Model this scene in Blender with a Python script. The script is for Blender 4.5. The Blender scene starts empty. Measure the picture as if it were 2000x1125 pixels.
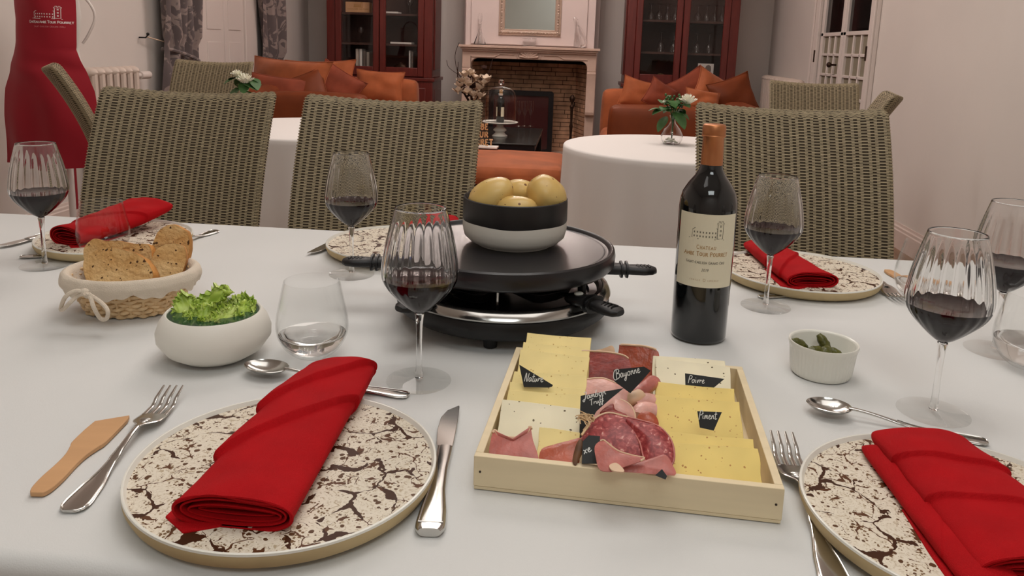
import bpy, math, random
from mathutils import Vector, Matrix, noise as mnoise
random.seed(7)
PI = math.pi
S = bpy.context.scene
COL = S.collection

# ------------------------------------------------------------------ camera
F, CX, CY = 1527.2, 1000.0, 374.0
PITCH, ROLL, YAW = math.radians(10.58), math.radians(-1.887), math.radians(4.4)
TZ = 0.75                    # table height
CZ = TZ + 0.40               # camera height
def cam_axes():
    cp, sp = math.cos(PITCH), math.sin(PITCH)
    fw = Vector((0, cp, -sp)); dn = Vector((0, -sp, -cp)); rt = Vector((1, 0, 0))
    c, s = math.cos(ROLL), math.sin(ROLL)
    r2, d2 = c*rt + s*dn, -s*rt + c*dn
    Z = Matrix.Rotation(YAW, 3, 'Z')
    return Z @ r2, Z @ d2, Z @ fw
RT, DN, FW = cam_axes()
cd = bpy.data.cameras.new('camera'); cam = bpy.data.objects.new('camera', cd); COL.objects.link(cam)
cam.matrix_world = Matrix(((RT.x, -DN.x, -FW.x, 0), (RT.y, -DN.y, -FW.y, 0), (RT.z, -DN.z, -FW.z, CZ), (0, 0, 0, 1)))
cd.sensor_width = 36; cd.lens = F/2000*36; cd.shift_y = -(562.5-CY)/2000
cd.clip_start = 0.02; cd.clip_end = 50
S.camera = cam

# ------------------------------------------------------------------ world, lights, exposure
w = bpy.data.worlds.new('world'); S.world = w; w.use_nodes = True
w.node_tree.nodes['Background'].inputs[0].default_value = (0.5, 0.5, 0.55, 1)
w.node_tree.nodes['Background'].inputs[1].default_value = 0.05
S.view_settings.view_transform = 'Standard'; S.view_settings.look = 'None'
S.view_settings.gamma = 1; S.view_settings.use_curve_mapping = False
S.view_settings.exposure = 0.06
def area(name, loc, size, power, color, rot=(0, 0, 0), sy=None):
    l = bpy.data.lights.new(name, 'AREA'); l.energy = power; l.color = color
    l.shape = 'RECTANGLE' if sy else 'DISK'; l.size = size
    if sy: l.size_y = sy
    o = bpy.data.objects.new(name, l); o.location = loc; o.rotation_euler = rot; COL.objects.link(o); return o
def bulb(name, loc, power, color, r=0.02):
    l = bpy.data.lights.new(name, 'POINT'); l.energy = power; l.color = color; l.shadow_soft_size = r
    o = bpy.data.objects.new(name, l); o.location = loc; COL.objects.link(o); return o
NEUT = (1.0, 0.97, 0.93); WARM = (1.0, 0.84, 0.77)
# ring lamps: one chandelier over the dining table, one over the lounge, added fill behind the camera for the mirror's reflection
for k in range(8):
    a = 2*PI*k/8
    bulb('chandelier_bulb', (0.05+0.30*math.cos(a), 1.15+0.30*math.sin(a), 2.55), 1.9, NEUT, 0.03)
for k in range(6):
    a = 2*PI*k/6
    bulb('lounge_bulb', (-0.5+0.3*math.cos(a), 6.1+0.3*math.sin(a), 2.75), 10, WARM, 0.04)
area('ceiling_panel_light', (0.1, 0.6, 3.02), 2.2, 12, NEUT, (0, 0, 0), 1.4)
area('mirror_fill_light', (0.2, -1.3, 3.02), 1.2, 17, (0.93, 1.0, 1.0), (0, 0, 0), 0.8)  # unseen light added to brighten the wall that the mirror reflects
area('middle_ceiling_light', (-0.4, 3.6, 3.02), 2.0, 40, (1.0, 0.92, 0.86), (0, 0, 0), 1.4)

# ------------------------------------------------------------------ rays (pixel of the photograph -> point of the room)
def ray(x, y): return RT*((x-CX)/F) + DN*((y-CY)/F) + FW
def onz(x, y, z=TZ): d = ray(x, y); t = (z-CZ)/d.z; return Vector((d.x*t, d.y*t, z))
def aty(x, y, Y): d = ray(x, y); t = Y/d.y; return Vector((d.x*t, Y, CZ+d.z*t))
def atx(x, y, X): d = ray(x, y); t = X/d.x; return Vector((X, d.y*t, CZ+d.z*t))

# ------------------------------------------------------------------ materials
def srgb(r, g, b):
    f = lambda c: ((c/255)/12.92 if c <= 10 else (((c/255)+0.055)/1.055)**2.4)
    return (f(r), f(g), f(b), 1)
def mat(name, col, rough=0.5, metal=0.0, spec=0.5, noise=0.0, nscale=20, bump=0.0, bscale=200, trans=0.0, ior=1.45,
        sheen=0.0, coat=0.0, sss=0.0, stretch=None, emit=None):
    m = bpy.data.materials.new(name); m.use_nodes = True
    nt = m.node_tree; b = nt.nodes['Principled BSDF']; L = nt.links.new
    b.inputs['Base Color'].default_value = col; b.inputs['Roughness'].default_value = rough
    b.inputs['Metallic'].default_value = metal; b.inputs['Specular IOR Level'].default_value = spec
    b.inputs['Transmission Weight'].default_value = trans; b.inputs['IOR'].default_value = ior
    b.inputs['Sheen Weight'].default_value = sheen; b.inputs['Coat Weight'].default_value = coat
    if sss:
        b.inputs['Subsurface Weight'].default_value = sss; b.inputs['Subsurface Radius'].default_value = (0.01, 0.006, 0.003)
    tc = nt.nodes.new('ShaderNodeTexCoord'); mp = nt.nodes.new('ShaderNodeMapping'); L(tc.outputs['Object'], mp.inputs[0])
    if stretch: mp.inputs['Scale'].default_value = stretch
    if noise:
        n = nt.nodes.new('ShaderNodeTexNoise'); n.inputs['Scale'].default_value = nscale; n.inputs['Detail'].default_value = 5
        L(mp.outputs[0], n.inputs['Vector'])
        r = nt.nodes.new('ShaderNodeValToRGB'); r.color_ramp.elements[0].position = 0.3; r.color_ramp.elements[1].position = 0.7
        c = Vector(col[:3])
        r.color_ramp.elements[0].color = tuple(c*(1-noise))+(1,); r.color_ramp.elements[1].color = tuple(c*(1+noise))+(1,)
        L(n.outputs[0], r.inputs[0]); L(r.outputs[0], b.inputs['Base Color'])
    if bump:
        n2 = nt.nodes.new('ShaderNodeTexNoise'); n2.inputs['Scale'].default_value = bscale; n2.inputs['Detail'].default_value = 3
        L(mp.outputs[0], n2.inputs['Vector'])
        bp = nt.nodes.new('ShaderNodeBump'); bp.inputs['Strength'].default_value = bump; bp.inputs['Distance'].default_value = 0.002
        L(n2.outputs[0], bp.inputs['Height']); L(bp.outputs[0], b.inputs['Normal'])
    return m
def nodes(m): return m.node_tree, m.node_tree.nodes['Principled BSDF'], m.node_tree.links.new
def ramp(nt, stops, interp='LINEAR'):
    r = nt.nodes.new('ShaderNodeValToRGB'); cr = r.color_ramp; cr.interpolation = interp
    while len(cr.elements) < len(stops): cr.elements.new(0.5)
    for e, (p, c) in zip(cr.elements, stops): e.position = p; e.color = c
    return r

M = {}
M['wall'] = mat('plaster_white', srgb(220, 213, 207), 0.85, noise=0.03, nscale=1.5, bump=0.05, bscale=40)
M['pinkwall'] = mat('chimney_paint', srgb(228, 212, 208), 0.8, noise=0.02, nscale=2)
M['ceil'] = mat('ceiling_paint', srgb(235, 232, 228), 0.9)
M['paint'] = mat('white_gloss_paint', srgb(226, 216, 210), 0.45)
M['skirt'] = mat('skirting_paint', srgb(222, 206, 198), 0.5)
M['stone'] = mat('fireplace_stone', srgb(214, 186, 170), 0.8, noise=0.05, nscale=12, bump=0.1, bscale=90)
M['brick'] = mat('hearth_brick', srgb(196, 154, 124), 0.9, noise=0.3, nscale=9, bump=0.4, bscale=80)
M['soot'] = mat('soot', srgb(46, 34, 30), 0.95, noise=0.3, nscale=5)
M['iron'] = mat('wrought_iron', srgb(62, 44, 34), 0.5, metal=0.7)
M['blackmetal'] = mat('black_metal', srgb(28, 26, 28), 0.35, metal=0.3)
M['darkglass'] = mat('dark_stove_glass', srgb(70, 38, 38), 0.12, spec=0.6)
M['cloth'] = mat('white_tablecloth', srgb(219, 219, 217), 0.8, noise=0.015, nscale=3, bump=0.12, bscale=900, sheen=0.2)
M['cloth2'] = mat('white_table_linen', srgb(226, 220, 216), 0.85, bump=0.1, bscale=500)
M['wood_red'] = mat('red_brown_cabinet_wood', srgb(104, 40, 34), 0.38, noise=0.18, nscale=7, stretch=(6, 6, 0.6), coat=0.15)
M['wood_dark'] = mat('cabinet_inside_wood', srgb(70, 44, 36), 0.7, noise=0.1, nscale=8)
M['leather'] = mat('cognac_velvet', srgb(168, 92, 54), 0.65, spec=.25, noise=0.22, nscale=6, sheen=0.12, bump=0.15, bscale=60)
M['leather2'] = mat('rust_velvet', srgb(132, 62, 40), 0.7, spec=.25, noise=0.2, nscale=8, sheen=0.1, bump=0.15, bscale=60)
M['leather3'] = mat('brown_and_shaded_cognac', srgb(116, 54, 24), 0.55, spec=.3, noise=0.15, nscale=6)  # near sofa arms' shade put into a darker cognac; also plain brown cushions
M['wicker'] = mat('wicker_strand', srgb(164, 149, 119), 0.6, noise=0.22, nscale=60, stretch=(1, 1, 5))
M['wicker_gap_shade'] = mat('wicker_gap_shade', srgb(64, 54, 40), 0.9)  # dark backing colour paints the shade in the gaps between strands
M['wood_leg'] = mat('oak_leg', srgb(96, 74, 50), 0.6, noise=0.1, nscale=20)
M['steel'] = mat('polished_steel', srgb(200, 198, 194), 0.16, metal=1.0)
M['steel2'] = mat('satin_steel', srgb(176, 172, 166), 0.3, metal=1.0, bump=0.03, bscale=300)
M['red'] = mat('red_napkin_cotton', srgb(178, 8, 18), 0.85, spec=0.2, noise=0.08, nscale=30, bump=0.5, bscale=1500)
M['apron'] = mat('red_apron_cotton', srgb(152, 10, 32), 0.8, noise=0.04, nscale=8, sheen=0.1)
M['print_white'] = mat('white_print', srgb(226, 210, 208), 0.7)
M['print_pink'] = mat('faded_print', srgb(205, 120, 124), 0.7)
M['olive'] = mat('spatula_beech', srgb(205, 158, 112), 0.6, noise=0.07, nscale=12, stretch=(3, 0.5, 1))
M['pine'] = mat('tray_poplar', srgb(232, 214, 178), 0.6, noise=0.05, nscale=10, stretch=(0.6, 6, 6))
M['nail'] = mat('nail_dark', srgb(70, 60, 50), 0.5, metal=0.6)
M['clay'] = mat('unglazed_clay', srgb(196, 174, 132), 0.75, noise=0.04, nscale=60)
M['white_ceramic'] = mat('white_ceramic', srgb(236, 234, 224), 0.25, coat=0.3)
M['matte_white'] = mat('matte_white_ceramic', srgb(234, 230, 220), 0.5)
M['green_glaze'] = mat('green_glaze', srgb(40, 74, 50), 0.15, coat=0.4)
M['black_glaze'] = mat('matte_black_glaze', srgb(34, 32, 32), 0.42)
M['grill'] = mat('grill_plastic', srgb(22, 21, 22), 0.45, bump=0.05, bscale=600)
M['plate_black'] = mat('nonstick_plate', srgb(38, 36, 38), 0.3, bump=0.04, bscale=800)
M['bottle'] = mat('dark_bottle_glass', srgb(9, 11, 13), 0.06, coat=0.6)
M['copper'] = mat('copper_foil', srgb(190, 126, 84), 0.40, metal=0.8, bump=0.05, bscale=100)
M['paper'] = mat('label_paper', srgb(232, 224, 198), 0.7)
M['ink_gold'] = mat('gold_ink', srgb(172, 128, 66), 0.5)
M['ink_grey'] = mat('grey_ink', srgb(120, 114, 98), 0.7)
M['ink_dark'] = mat('dark_ink', srgb(60, 54, 50), 0.7)
M['slate'] = mat('slate_black', srgb(34, 35, 35), 0.6, noise=0.1, nscale=80)
M['chalk'] = mat('white_chalk_ink', srgb(235, 235, 230), 0.8)
M['glass'] = mat('clear_glass', (1, 1, 1, 1), 0.0, trans=1.0, ior=1.45)
def thin_glass():
    m = bpy.data.materials.new('thin_clear_glass'); m.use_nodes = True; nt = m.node_tree; nt.nodes.clear(); L = nt.links.new
    o = nt.nodes.new('ShaderNodeOutputMaterial'); mx = nt.nodes.new('ShaderNodeMixShader'); t = nt.nodes.new('ShaderNodeBsdfTransparent'); g = nt.nodes.new('ShaderNodeBsdfGlossy')
    t.inputs[0].default_value = (.992, .994, .992, 1); g.inputs['Roughness'].default_value = 0.01; lw = nt.nodes.new('ShaderNodeLayerWeight'); lw.inputs[0].default_value = 0.5
    pw = nt.nodes.new('ShaderNodeMath'); pw.operation = 'POWER'; L(lw.outputs['Facing'], pw.inputs[0]); pw.inputs[1].default_value = 5.0
    fr = nt.nodes.new('ShaderNodeMath'); fr.operation = 'MULTIPLY_ADD'; L(pw.outputs[0], fr.inputs[0]); fr.inputs[1].default_value = 0.75; fr.inputs[2].default_value = 0.02
    L(fr.outputs[0], mx.inputs[0]); L(t.outputs[0], mx.inputs[1]); L(g.outputs[0], mx.inputs[2]); L(mx.outputs[0], o.inputs[0]); return m
M['thin'] = thin_glass()
M['water'] = mat('water', (1, 1, 1, 1), 0.0, trans=1.0, ior=1.33)
M['wine'] = mat('red_wine', srgb(26, 2, 8), 0.05, spec=0.10)
M['wine_rim'] = mat('thin_wine', srgb(120, 24, 46), 0.1)
M['gold'] = mat('gilt_frame', srgb(206, 184, 168), 0.45, metal=0.3, bump=1.0, bscale=120)
M['smoke'] = mat('smoked_glass', srgb(30, 34, 34), 0.2)
M['mirror'] = mat('mirror_silver', srgb(225, 232, 228), 0.02, metal=1.0)
M['pane'] = mat('dark_window_glass', srgb(14, 13, 13), 0.08)
M['panecurtain'] = mat('pane_curtain', srgb(142, 134, 116), 0.9, noise=0.12, nscale=10, stretch=(1, 30, 1))
M['radiator'] = mat('radiator_enamel', srgb(222, 206, 194), 0.4)
M['floor'] = mat('floor_boards', srgb(150, 122, 100), 0.5, noise=0.12, nscale=4, stretch=(8, 0.6, 1))
M['leaf'] = mat('plant_leaf', srgb(58, 96, 48), 0.5, noise=0.3, nscale=30)
M['petal'] = mat('white_petal', srgb(240, 238, 222), 0.6, sss=0.1)
M['cream_petal'] = mat('magnolia_petal', srgb(240, 222, 200), 0.7)
M['twig'] = mat('dark_twig', srgb(58, 34, 26), 0.8)
M['rattan'] = mat('basket_willow', srgb(222, 190, 146), 0.5, noise=0.16, nscale=30)
M['linen'] = mat('cream_linen', srgb(222, 208, 190), 0.9, noise=0.03, nscale=20, bump=0.6, bscale=700)
M['stand'] = mat('pale_stand_wood', srgb(222, 196, 170), 0.6)
M['card'] = mat('white_card', srgb(225, 220, 214), 0.7)
M['book1'] = mat('book_white', srgb(196, 184, 172), 0.7)
M['book2'] = mat('book_grey', srgb(120, 108, 100), 0.7)
M['box_wood'] = mat('wine_box_wood', srgb(206, 160, 118), 0.7, noise=0.06, nscale=14)
M['gherkin'] = mat('gherkin_skin', srgb(86, 86, 36), 0.25, noise=0.35, nscale=70, bump=0.5, bscale=300)
M['frost'] = mat('lamp_frame_brass', srgb(160, 130, 80), 0.3, metal=1)

# glossy table plate of cracked glaze
def plate_glaze():
    m = mat('cracked_glaze', srgb(222, 212, 194), 0.45, spec=.22); nt, b, L = nodes(m)
    tc = nt.nodes.new('ShaderNodeTexCoord')
    def math_(op, a, b_=None, c=None):
        n_ = nt.nodes.new('ShaderNodeMath'); n_.operation = op
        for i_, q in enumerate((a, b_, c)):
            if q is None: continue
            if isinstance(q, (int, float)): n_.inputs[i_].default_value = q
            else: L(q, n_.inputs[i_])
        return n_.outputs[0]
    def warp(scale, amt, src):
        n_ = nt.nodes.new('ShaderNodeTexNoise'); n_.inputs['Scale'].default_value = scale; n_.inputs['Detail'].default_value = 4; L(src, n_.inputs['Vector'])
        q = nt.nodes.new('ShaderNodeVectorMath'); q.operation = 'SUBTRACT'; L(n_.outputs['Color'], q.inputs[0]); q.inputs[1].default_value = (.5, .5, .5)
        r_ = nt.nodes.new('ShaderNodeVectorMath'); r_.operation = 'MULTIPLY'; L(q.outputs[0], r_.inputs[0]); r_.inputs[1].default_value = (amt, amt, 0)
        a_ = nt.nodes.new('ShaderNodeVectorMath'); a_.operation = 'ADD'; L(src, a_.inputs[0]); L(r_.outputs[0], a_.inputs[1]); return a_.outputs[0]
    flat = nt.nodes.new('ShaderNodeVectorMath'); flat.operation = 'MULTIPLY'; L(tc.outputs['Object'], flat.inputs[0]); flat.inputs[1].default_value = (1, 1, 0)
    wv = warp(22, 0.06, flat.outputs[0])
    def vor(scale, vec, edge=True):
        v_ = nt.nodes.new('ShaderNodeTexVoronoi'); v_.inputs['Scale'].default_value = scale
        if edge: v_.feature = 'DISTANCE_TO_EDGE'
        L(vec, v_.inputs['Vector']); return v_.outputs['Distance']
    def noi(scale, lo, hi, a, b_, det=2, vec=None):
        n_ = nt.nodes.new('ShaderNodeTexNoise'); n_.inputs['Scale'].default_value = scale; n_.inputs['Detail'].default_value = det; L(vec or flat.outputs[0], n_.inputs['Vector'])
        mr = nt.nodes.new('ShaderNodeMapRange'); L(n_.outputs[0], mr.inputs[0]); mr.inputs[1].default_value = lo; mr.inputs[2].default_value = hi; mr.inputs[3].default_value = a; mr.inputs[4].default_value = b_; return mr.outputs[0]
    # large dark veins: break up where the noise runs low, swell where it runs high
    big = math_('LESS_THAN', vor(21, wv), noi(30, 0.42, 0.72, -0.008, 0.088, 3))
    mid = math_('LESS_THAN', vor(50, wv), noi(52, 0.47, 0.74, -0.006, 0.085))
    specks = math_('LESS_THAN', vor(115, warp(90, 0.006, flat.outputs[0]), False), noi(60, 0.30, 0.7, 0.10, 0.34))
    fine = math_('LESS_THAN', vor(300, flat.outputs[0], False), noi(50, 0.36, 0.7, 0.0, 0.46))
    n3 = nt.nodes.new('ShaderNodeTexNoise'); n3.inputs['Scale'].default_value = 120; n3.inputs['Detail'].default_value = 4; n3.inputs['Distortion'].default_value = 3.0
    L(flat.outputs[0], n3.inputs['Vector'])
    base = ramp(nt, [(0.34, srgb(186, 168, 140)), (0.43, srgb(222, 211, 192)), (0.6, srgb(232, 223, 206)), (0.70, srgb(206, 192, 168))]); L(n3.outputs[0], base.inputs[0])
    cur = base.outputs[0]
    for f_, c_ in ((fine, srgb(120, 92, 62)), (specks, srgb(92, 62, 38)), (mid, srgb(94, 58, 34)), (big, srgb(66, 36, 18))):
        mx = nt.nodes.new('ShaderNodeMix'); mx.data_type = 'RGBA'; L(f_, mx.inputs[0]); L(cur, mx.inputs[6]); mx.inputs[7].default_value = c_; cur = mx.outputs[2]
    L(cur, b.inputs['Base Color']); return m
M['glaze'] = plate_glaze()

def spotted(name, base, spots, scale=60, thr=0.12, rough=0.5, sss=0.05, second=None):
    m = mat(name, base, rough, sss=sss); nt, b, L = nodes(m)
    tc = nt.nodes.new('ShaderNodeTexCoord')
    v = nt.nodes.new('ShaderNodeTexVoronoi'); v.inputs['Scale'].default_value = scale; L(tc.outputs['Object'], v.inputs['Vector'])
    nn = nt.nodes.new('ShaderNodeTexNoise'); nn.inputs['Scale'].default_value = scale*0.8; L(tc.outputs['Object'], nn.inputs['Vector'])
    mr = nt.nodes.new('ShaderNodeMapRange'); L(nn.outputs[0], mr.inputs[0]); mr.inputs[1].default_value = 0.45; mr.inputs[2].default_value = 0.75
    mr.inputs[3].default_value = 0.0; mr.inputs[4].default_value = thr*2
    lt = nt.nodes.new('ShaderNodeMath'); lt.operation = 'LESS_THAN'; L(v.outputs['Distance'], lt.inputs[0]); L(mr.outputs[0], lt.inputs[1])
    n = nt.nodes.new('ShaderNodeTexNoise'); n.inputs['Scale'].default_value = 18; L(tc.outputs['Object'], n.inputs['Vector'])
    c2 = second or tuple(x*0.86 for x in base[:3])+(1,)
    r = ramp(nt, [(0.35, c2), (0.65, base)]); L(n.outputs[0], r.inputs[0])
    mx = nt.nodes.new('ShaderNodeMix'); mx.data_type = 'RGBA'; L(lt.outputs[0], mx.inputs[0]); L(r.outputs[0], mx.inputs[6]); mx.inputs[7].default_value = spots
    L(mx.outputs[2], b.inputs['Base Color']); return m
M['cheese'] = spotted('yellow_cheese', srgb(244, 222, 148), srgb(200, 164, 88), 210, 0.17)
M['cheese_chili'] = spotted('chili_cheese', srgb(242, 214, 122), srgb(184, 128, 56), 230, 0.19)
M['cheese_pepper'] = spotted('pepper_cheese', srgb(244, 234, 202), srgb(96, 80, 42), 150, 0.16)
M['potato'] = spotted('potato_skin', srgb(226, 194, 122), srgb(122, 80, 40), 95, 0.19, rough=0.32, sss=0.1, second=srgb(206, 168, 96))
M['bread'] = spotted('bread_crumb', srgb(230, 196, 142), srgb(84, 56, 30), 150, 0.24, rough=0.9, second=srgb(204, 158, 98))
M['crust'] = mat('bread_crust', srgb(196, 138, 74), 0.8, noise=0.3, nscale=30, bump=0.6, bscale=200)
def bumpy(m, scale, strength, dist=0.003):
    nt, b, L = nodes(m); tc = nt.nodes.new('ShaderNodeTexCoord'); n = nt.nodes.new('ShaderNodeTexNoise'); n.inputs['Scale'].default_value = scale; n.inputs['Detail'].default_value = 4
    L(tc.outputs['Object'], n.inputs['Vector']); bp = nt.nodes.new('ShaderNodeBump'); bp.inputs['Strength'].default_value = strength; bp.inputs['Distance'].default_value = dist
    L(n.outputs[0], bp.inputs['Height']); L(bp.outputs[0], b.inputs['Normal'])
bumpy(M['bread'], 150, 1.0, 0.004)
M['ham'] = mat('dry_cured_ham', srgb(150, 62, 54), 0.3, noise=0.34, nscale=45, bump=.5, bscale=120, sss=0.1, stretch=(1, 4, 1))
M['ham_orange'] = mat('dry_cured_ham_edge', srgb(178, 84, 56), 0.3, noise=0.28, nscale=40, bump=.5, bscale=120, sss=0.1)
M['ham_pink'] = mat('pink_cured_ham', srgb(184, 104, 94), 0.35, noise=0.26, nscale=50, bump=.5, bscale=120, sss=0.1)
M['fat'] = mat('ham_fat', srgb(226, 190, 156), 0.4, noise=0.05)
M['cooked'] = mat('cooked_ham', srgb(220, 166, 154), 0.35, noise=0.18, nscale=45, bump=.5, bscale=120, sss=0.12)
M['rind'] = mat('ham_rind', srgb(96, 62, 34), 0.6, noise=0.4, nscale=60)
def salami_mat():
    m = mat('salami', srgb(148, 48, 48), 0.35, sss=0.05); nt, b, L = nodes(m); tc = nt.nodes.new('ShaderNodeTexCoord')
    n = nt.nodes.new('ShaderNodeTexNoise'); n.inputs['Scale'].default_value = 230; n.inputs['Detail'].default_value = 5; n.inputs['Distortion'].default_value = .6; L(tc.outputs['Object'], n.inputs['Vector'])
    r = ramp(nt, [(0.38, srgb(128, 36, 40)), (0.55, srgb(162, 62, 62)), (0.63, srgb(184, 92, 88)), (0.70, srgb(222, 170, 158))]); L(n.outputs[0], r.inputs[0]); L(r.outputs[0], b.inputs['Base Color']); return m
M['salami'] = salami_mat()
def lettuce_mat():
    m = mat('lettuce', srgb(150, 186, 60), 0.4, sss=0.15); nt, b, L = nodes(m); tc = nt.nodes.new('ShaderNodeTexCoord')
    n = nt.nodes.new('ShaderNodeTexNoise'); n.inputs['Scale'].default_value = 40; L(tc.outputs['Object'], n.inputs['Vector'])
    r = ramp(nt, [(0.3, srgb(146, 178, 56)), (0.5, srgb(184, 208, 92)), (0.72, srgb(216, 229, 146))]); L(n.outputs[0], r.inputs[0]); L(r.outputs[0], b.inputs['Base Color']); return m
M['lettuce'] = lettuce_mat()
def damask():
    m = mat('damask_curtain', srgb(84, 72, 74), 0.6, sheen=0.3); nt, b, L = nodes(m); tc = nt.nodes.new('ShaderNodeTexCoord')
    mp = nt.nodes.new('ShaderNodeMapping'); mp.inputs['Scale'].default_value = (1, 1, 0.8); L(tc.outputs['Object'], mp.inputs[0])
    n = nt.nodes.new('ShaderNodeTexNoise'); n.inputs['Scale'].default_value = 6.5; n.inputs['Detail'].default_value = 3; n.inputs['Distortion'].default_value = 2.2; L(mp.outputs[0], n.inputs['Vector'])
    r = ramp(nt, [(0.49, srgb(98, 86, 86)), (0.53, srgb(152, 136, 130)), (0.66, srgb(144, 128, 124)), (0.70, srgb(100, 88, 88))]); L(n.outputs[0], r.inputs[0])
    L(r.outputs[0], b.inputs['Base Color']); return m
M['damask'] = damask()

# ------------------------------------------------------------------ mesh helpers
class MB:
    def __init__(s): s.v = []; s.f = []; s.m = []; s.T = None
    def add(s, vs, fs, m=0):
        o = len(s.v)
        if s.T is not None: vs = [s.T @ Vector(v) for v in vs]
        s.v += [tuple(v) for v in vs]; s.f += [tuple(i+o for i in f) for f in fs]; s.m += [m]*len(fs); return s
    def box(s, x0, x1, y0, y1, z0, z1, m=0):
        return s.add([(x0, y0, z0), (x1, y0, z0), (x1, y1, z0), (x0, y1, z0), (x0, y0, z1), (x1, y0, z1), (x1, y1, z1), (x0, y1, z1)],
                     [(0, 3, 2, 1), (4, 5, 6, 7), (0, 1, 5, 4), (1, 2, 6, 5), (2, 3, 7, 6), (3, 0, 4, 7)], m)
    def lathe(s, prof, n=40, rf=None, m=0, cx=0, cy=0, sy=1.0):
        vs = []; fs = []
        for k, (r, z) in enumerate(prof):
            for i in range(n):
                a = 2*PI*i/n; rr = rf(a, r, z, k) if rf else r
                vs.append((cx+rr*math.cos(a), cy+rr*sy*math.sin(a), z))
        for k in range(len(prof)-1):
            for i in range(n):
                j = (i+1) % n; fs.append((k*n+i, k*n+j, (k+1)*n+j, (k+1)*n+i))
        if prof[0][0] > 1e-6: fs.append(tuple(reversed(range(n))))
        if prof[-1][0] > 1e-6: fs.append(tuple((len(prof)-1)*n+i for i in range(n)))
        return s.add(vs, fs, m)
    def tube(s, pts, r, n=8, closed=False, m=0, flat=1.0, cap=True, up=None):
        P = [Vector(p) for p in pts]; L = len(P); rs = r if isinstance(r, (list, tuple)) else [r]*L
        vs = []; fs = []; prev = None
        for k in range(L):
            if closed: t = P[(k+1) % L]-P[k-1]
            else: t = P[min(k+1, L-1)]-P[max(k-1, 0)]
            t.normalize()
            if prev is None:
                ref = Vector(up) if up else (Vector((0, 0, 1)) if abs(t.z) < 0.9 else Vector((1, 0, 0)))
            else: ref = prev
            a = ref - t*ref.dot(t)
            if a.length < 1e-5: a = Vector((1, 0, 0))-t*t.x
            a.normalize(); prev = a; b = t.cross(a)
            for i in range(n):
                q = 2*PI*i/n; vs.append(P[k]+a*(math.cos(q)*rs[k]*flat)+b*(math.sin(q)*rs[k]))
        R = L if closed else L-1
        for k in range(R):
            for i in range(n):
                j = (i+1) % n; k2 = (k+1) % L; fs.append((k*n+i, k*n+j, k2*n+j, k2*n+i))
        if not closed and cap: fs += [tuple(reversed(range(n))), tuple((L-1)*n+i for i in range(n))]
        return s.add(vs, fs, m)
    def sweep(s, secs, n=12, m=0, e=2.6):   # secs: (x, y, z, half width in y', half thickness z') along x ; superellipse sections
        vs = []; fs = []
        for (x, y, z, w, t) in secs:
            for i in range(n):
                a = 2*PI*i/n; c, q = math.cos(a), math.sin(a)
                vs.append((x, y+w*math.copysign(abs(c)**(2/e), c), z+t*math.copysign(abs(q)**(2/e), q)))
        for k in range(len(secs)-1):
            for i in range(n):
                j = (i+1) % n; fs.append((k*n+i, k*n+j, (k+1)*n+j, (k+1)*n+i))
        fs += [tuple(reversed(range(n))), tuple((len(secs)-1)*n+i for i in range(n))]
        return s.add(vs, fs, m)
    def prism(s, poly, z0, z1, m=0):
        n = len(poly); vs = [(x, y, z0) for x, y in poly]+[(x, y, z1) for x, y in poly]
        return s.add(vs, [tuple(reversed(range(n))), tuple(range(n, 2*n))]+[(i, (i+1) % n, n+(i+1) % n, n+i) for i in range(n)], m)
    def grid(s, fn, nu, nv, closeu=False, m=0, thick=0.0):
        vs = []; fs = []; NU = nu if closeu else nu+1
        for j in range(nv+1):
            for i in range(NU): vs.append(Vector(fn(i/nu, j/nv)))
        for j in range(nv):
            for i in range(nu):
                k = (i+1) % NU; fs.append((j*NU+i, j*NU+k, (j+1)*NU+k, (j+1)*NU+i))
        if thick:
            # offset copy along vertex normals
            N = [Vector((0, 0, 0)) for _ in vs]
            for f in fs:
                nn = (vs[f[1]]-vs[f[0]]).cross(vs[f[3]]-vs[f[0]])
                if nn.length < 1e-14: nn = (vs[f[2]]-vs[f[1]]).cross(vs[f[3]]-vs[f[1]])
                for q in f: N[q] += nn
            o = len(vs); vs2 = [v-(n_.normalized() if n_.length > 0 else Vector((0, 0, 1)))*thick for v, n_ in zip(vs, N)]
            fs2 = [tuple(reversed([q+o for q in f])) for f in fs]; rim = []
            if not closeu:
                for j in range(nv):
                    a, b = j*NU, (j+1)*NU; rim.append((a, b, b+o, a+o)); a += nu; b += nu; rim.append((b, a, a+o, b+o))
            for i in range(nu):
                a, b = i, (i+1) % NU; rim.append((b, a, a+o, b+o)); a += nv*NU; b += nv*NU; rim.append((a, b, b+o, a+o))
            vs = vs+vs2; fs = fs+fs2+rim
        return s.add(vs, fs, m)
    def ell(s, c, r, n=16, m=0, nz=0.0, seed=0.0, sc=1.0):
        h = n//2; vs = []; fs = []; c = Vector(c)
        for j in range(h+1):
            th = PI*j/h
            for i in range(n):
                a = 2*PI*i/n; d = Vector((math.sin(th)*math.cos(a), math.sin(th)*math.sin(a), math.cos(th)))
                k = 1+nz*mnoise.noise(d*sc+Vector((seed, seed*1.7, 0))) if nz else 1
                vs.append(c+Vector((d.x*r[0]*k, d.y*r[1]*k, d.z*r[2]*k)))
        for j in range(h):
            for i in range(n):
                k = (i+1) % n; fs.append((j*n+i, (j+1)*n+i, (j+1)*n+k, j*n+k))
        return s.add(vs, fs, m)
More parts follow.
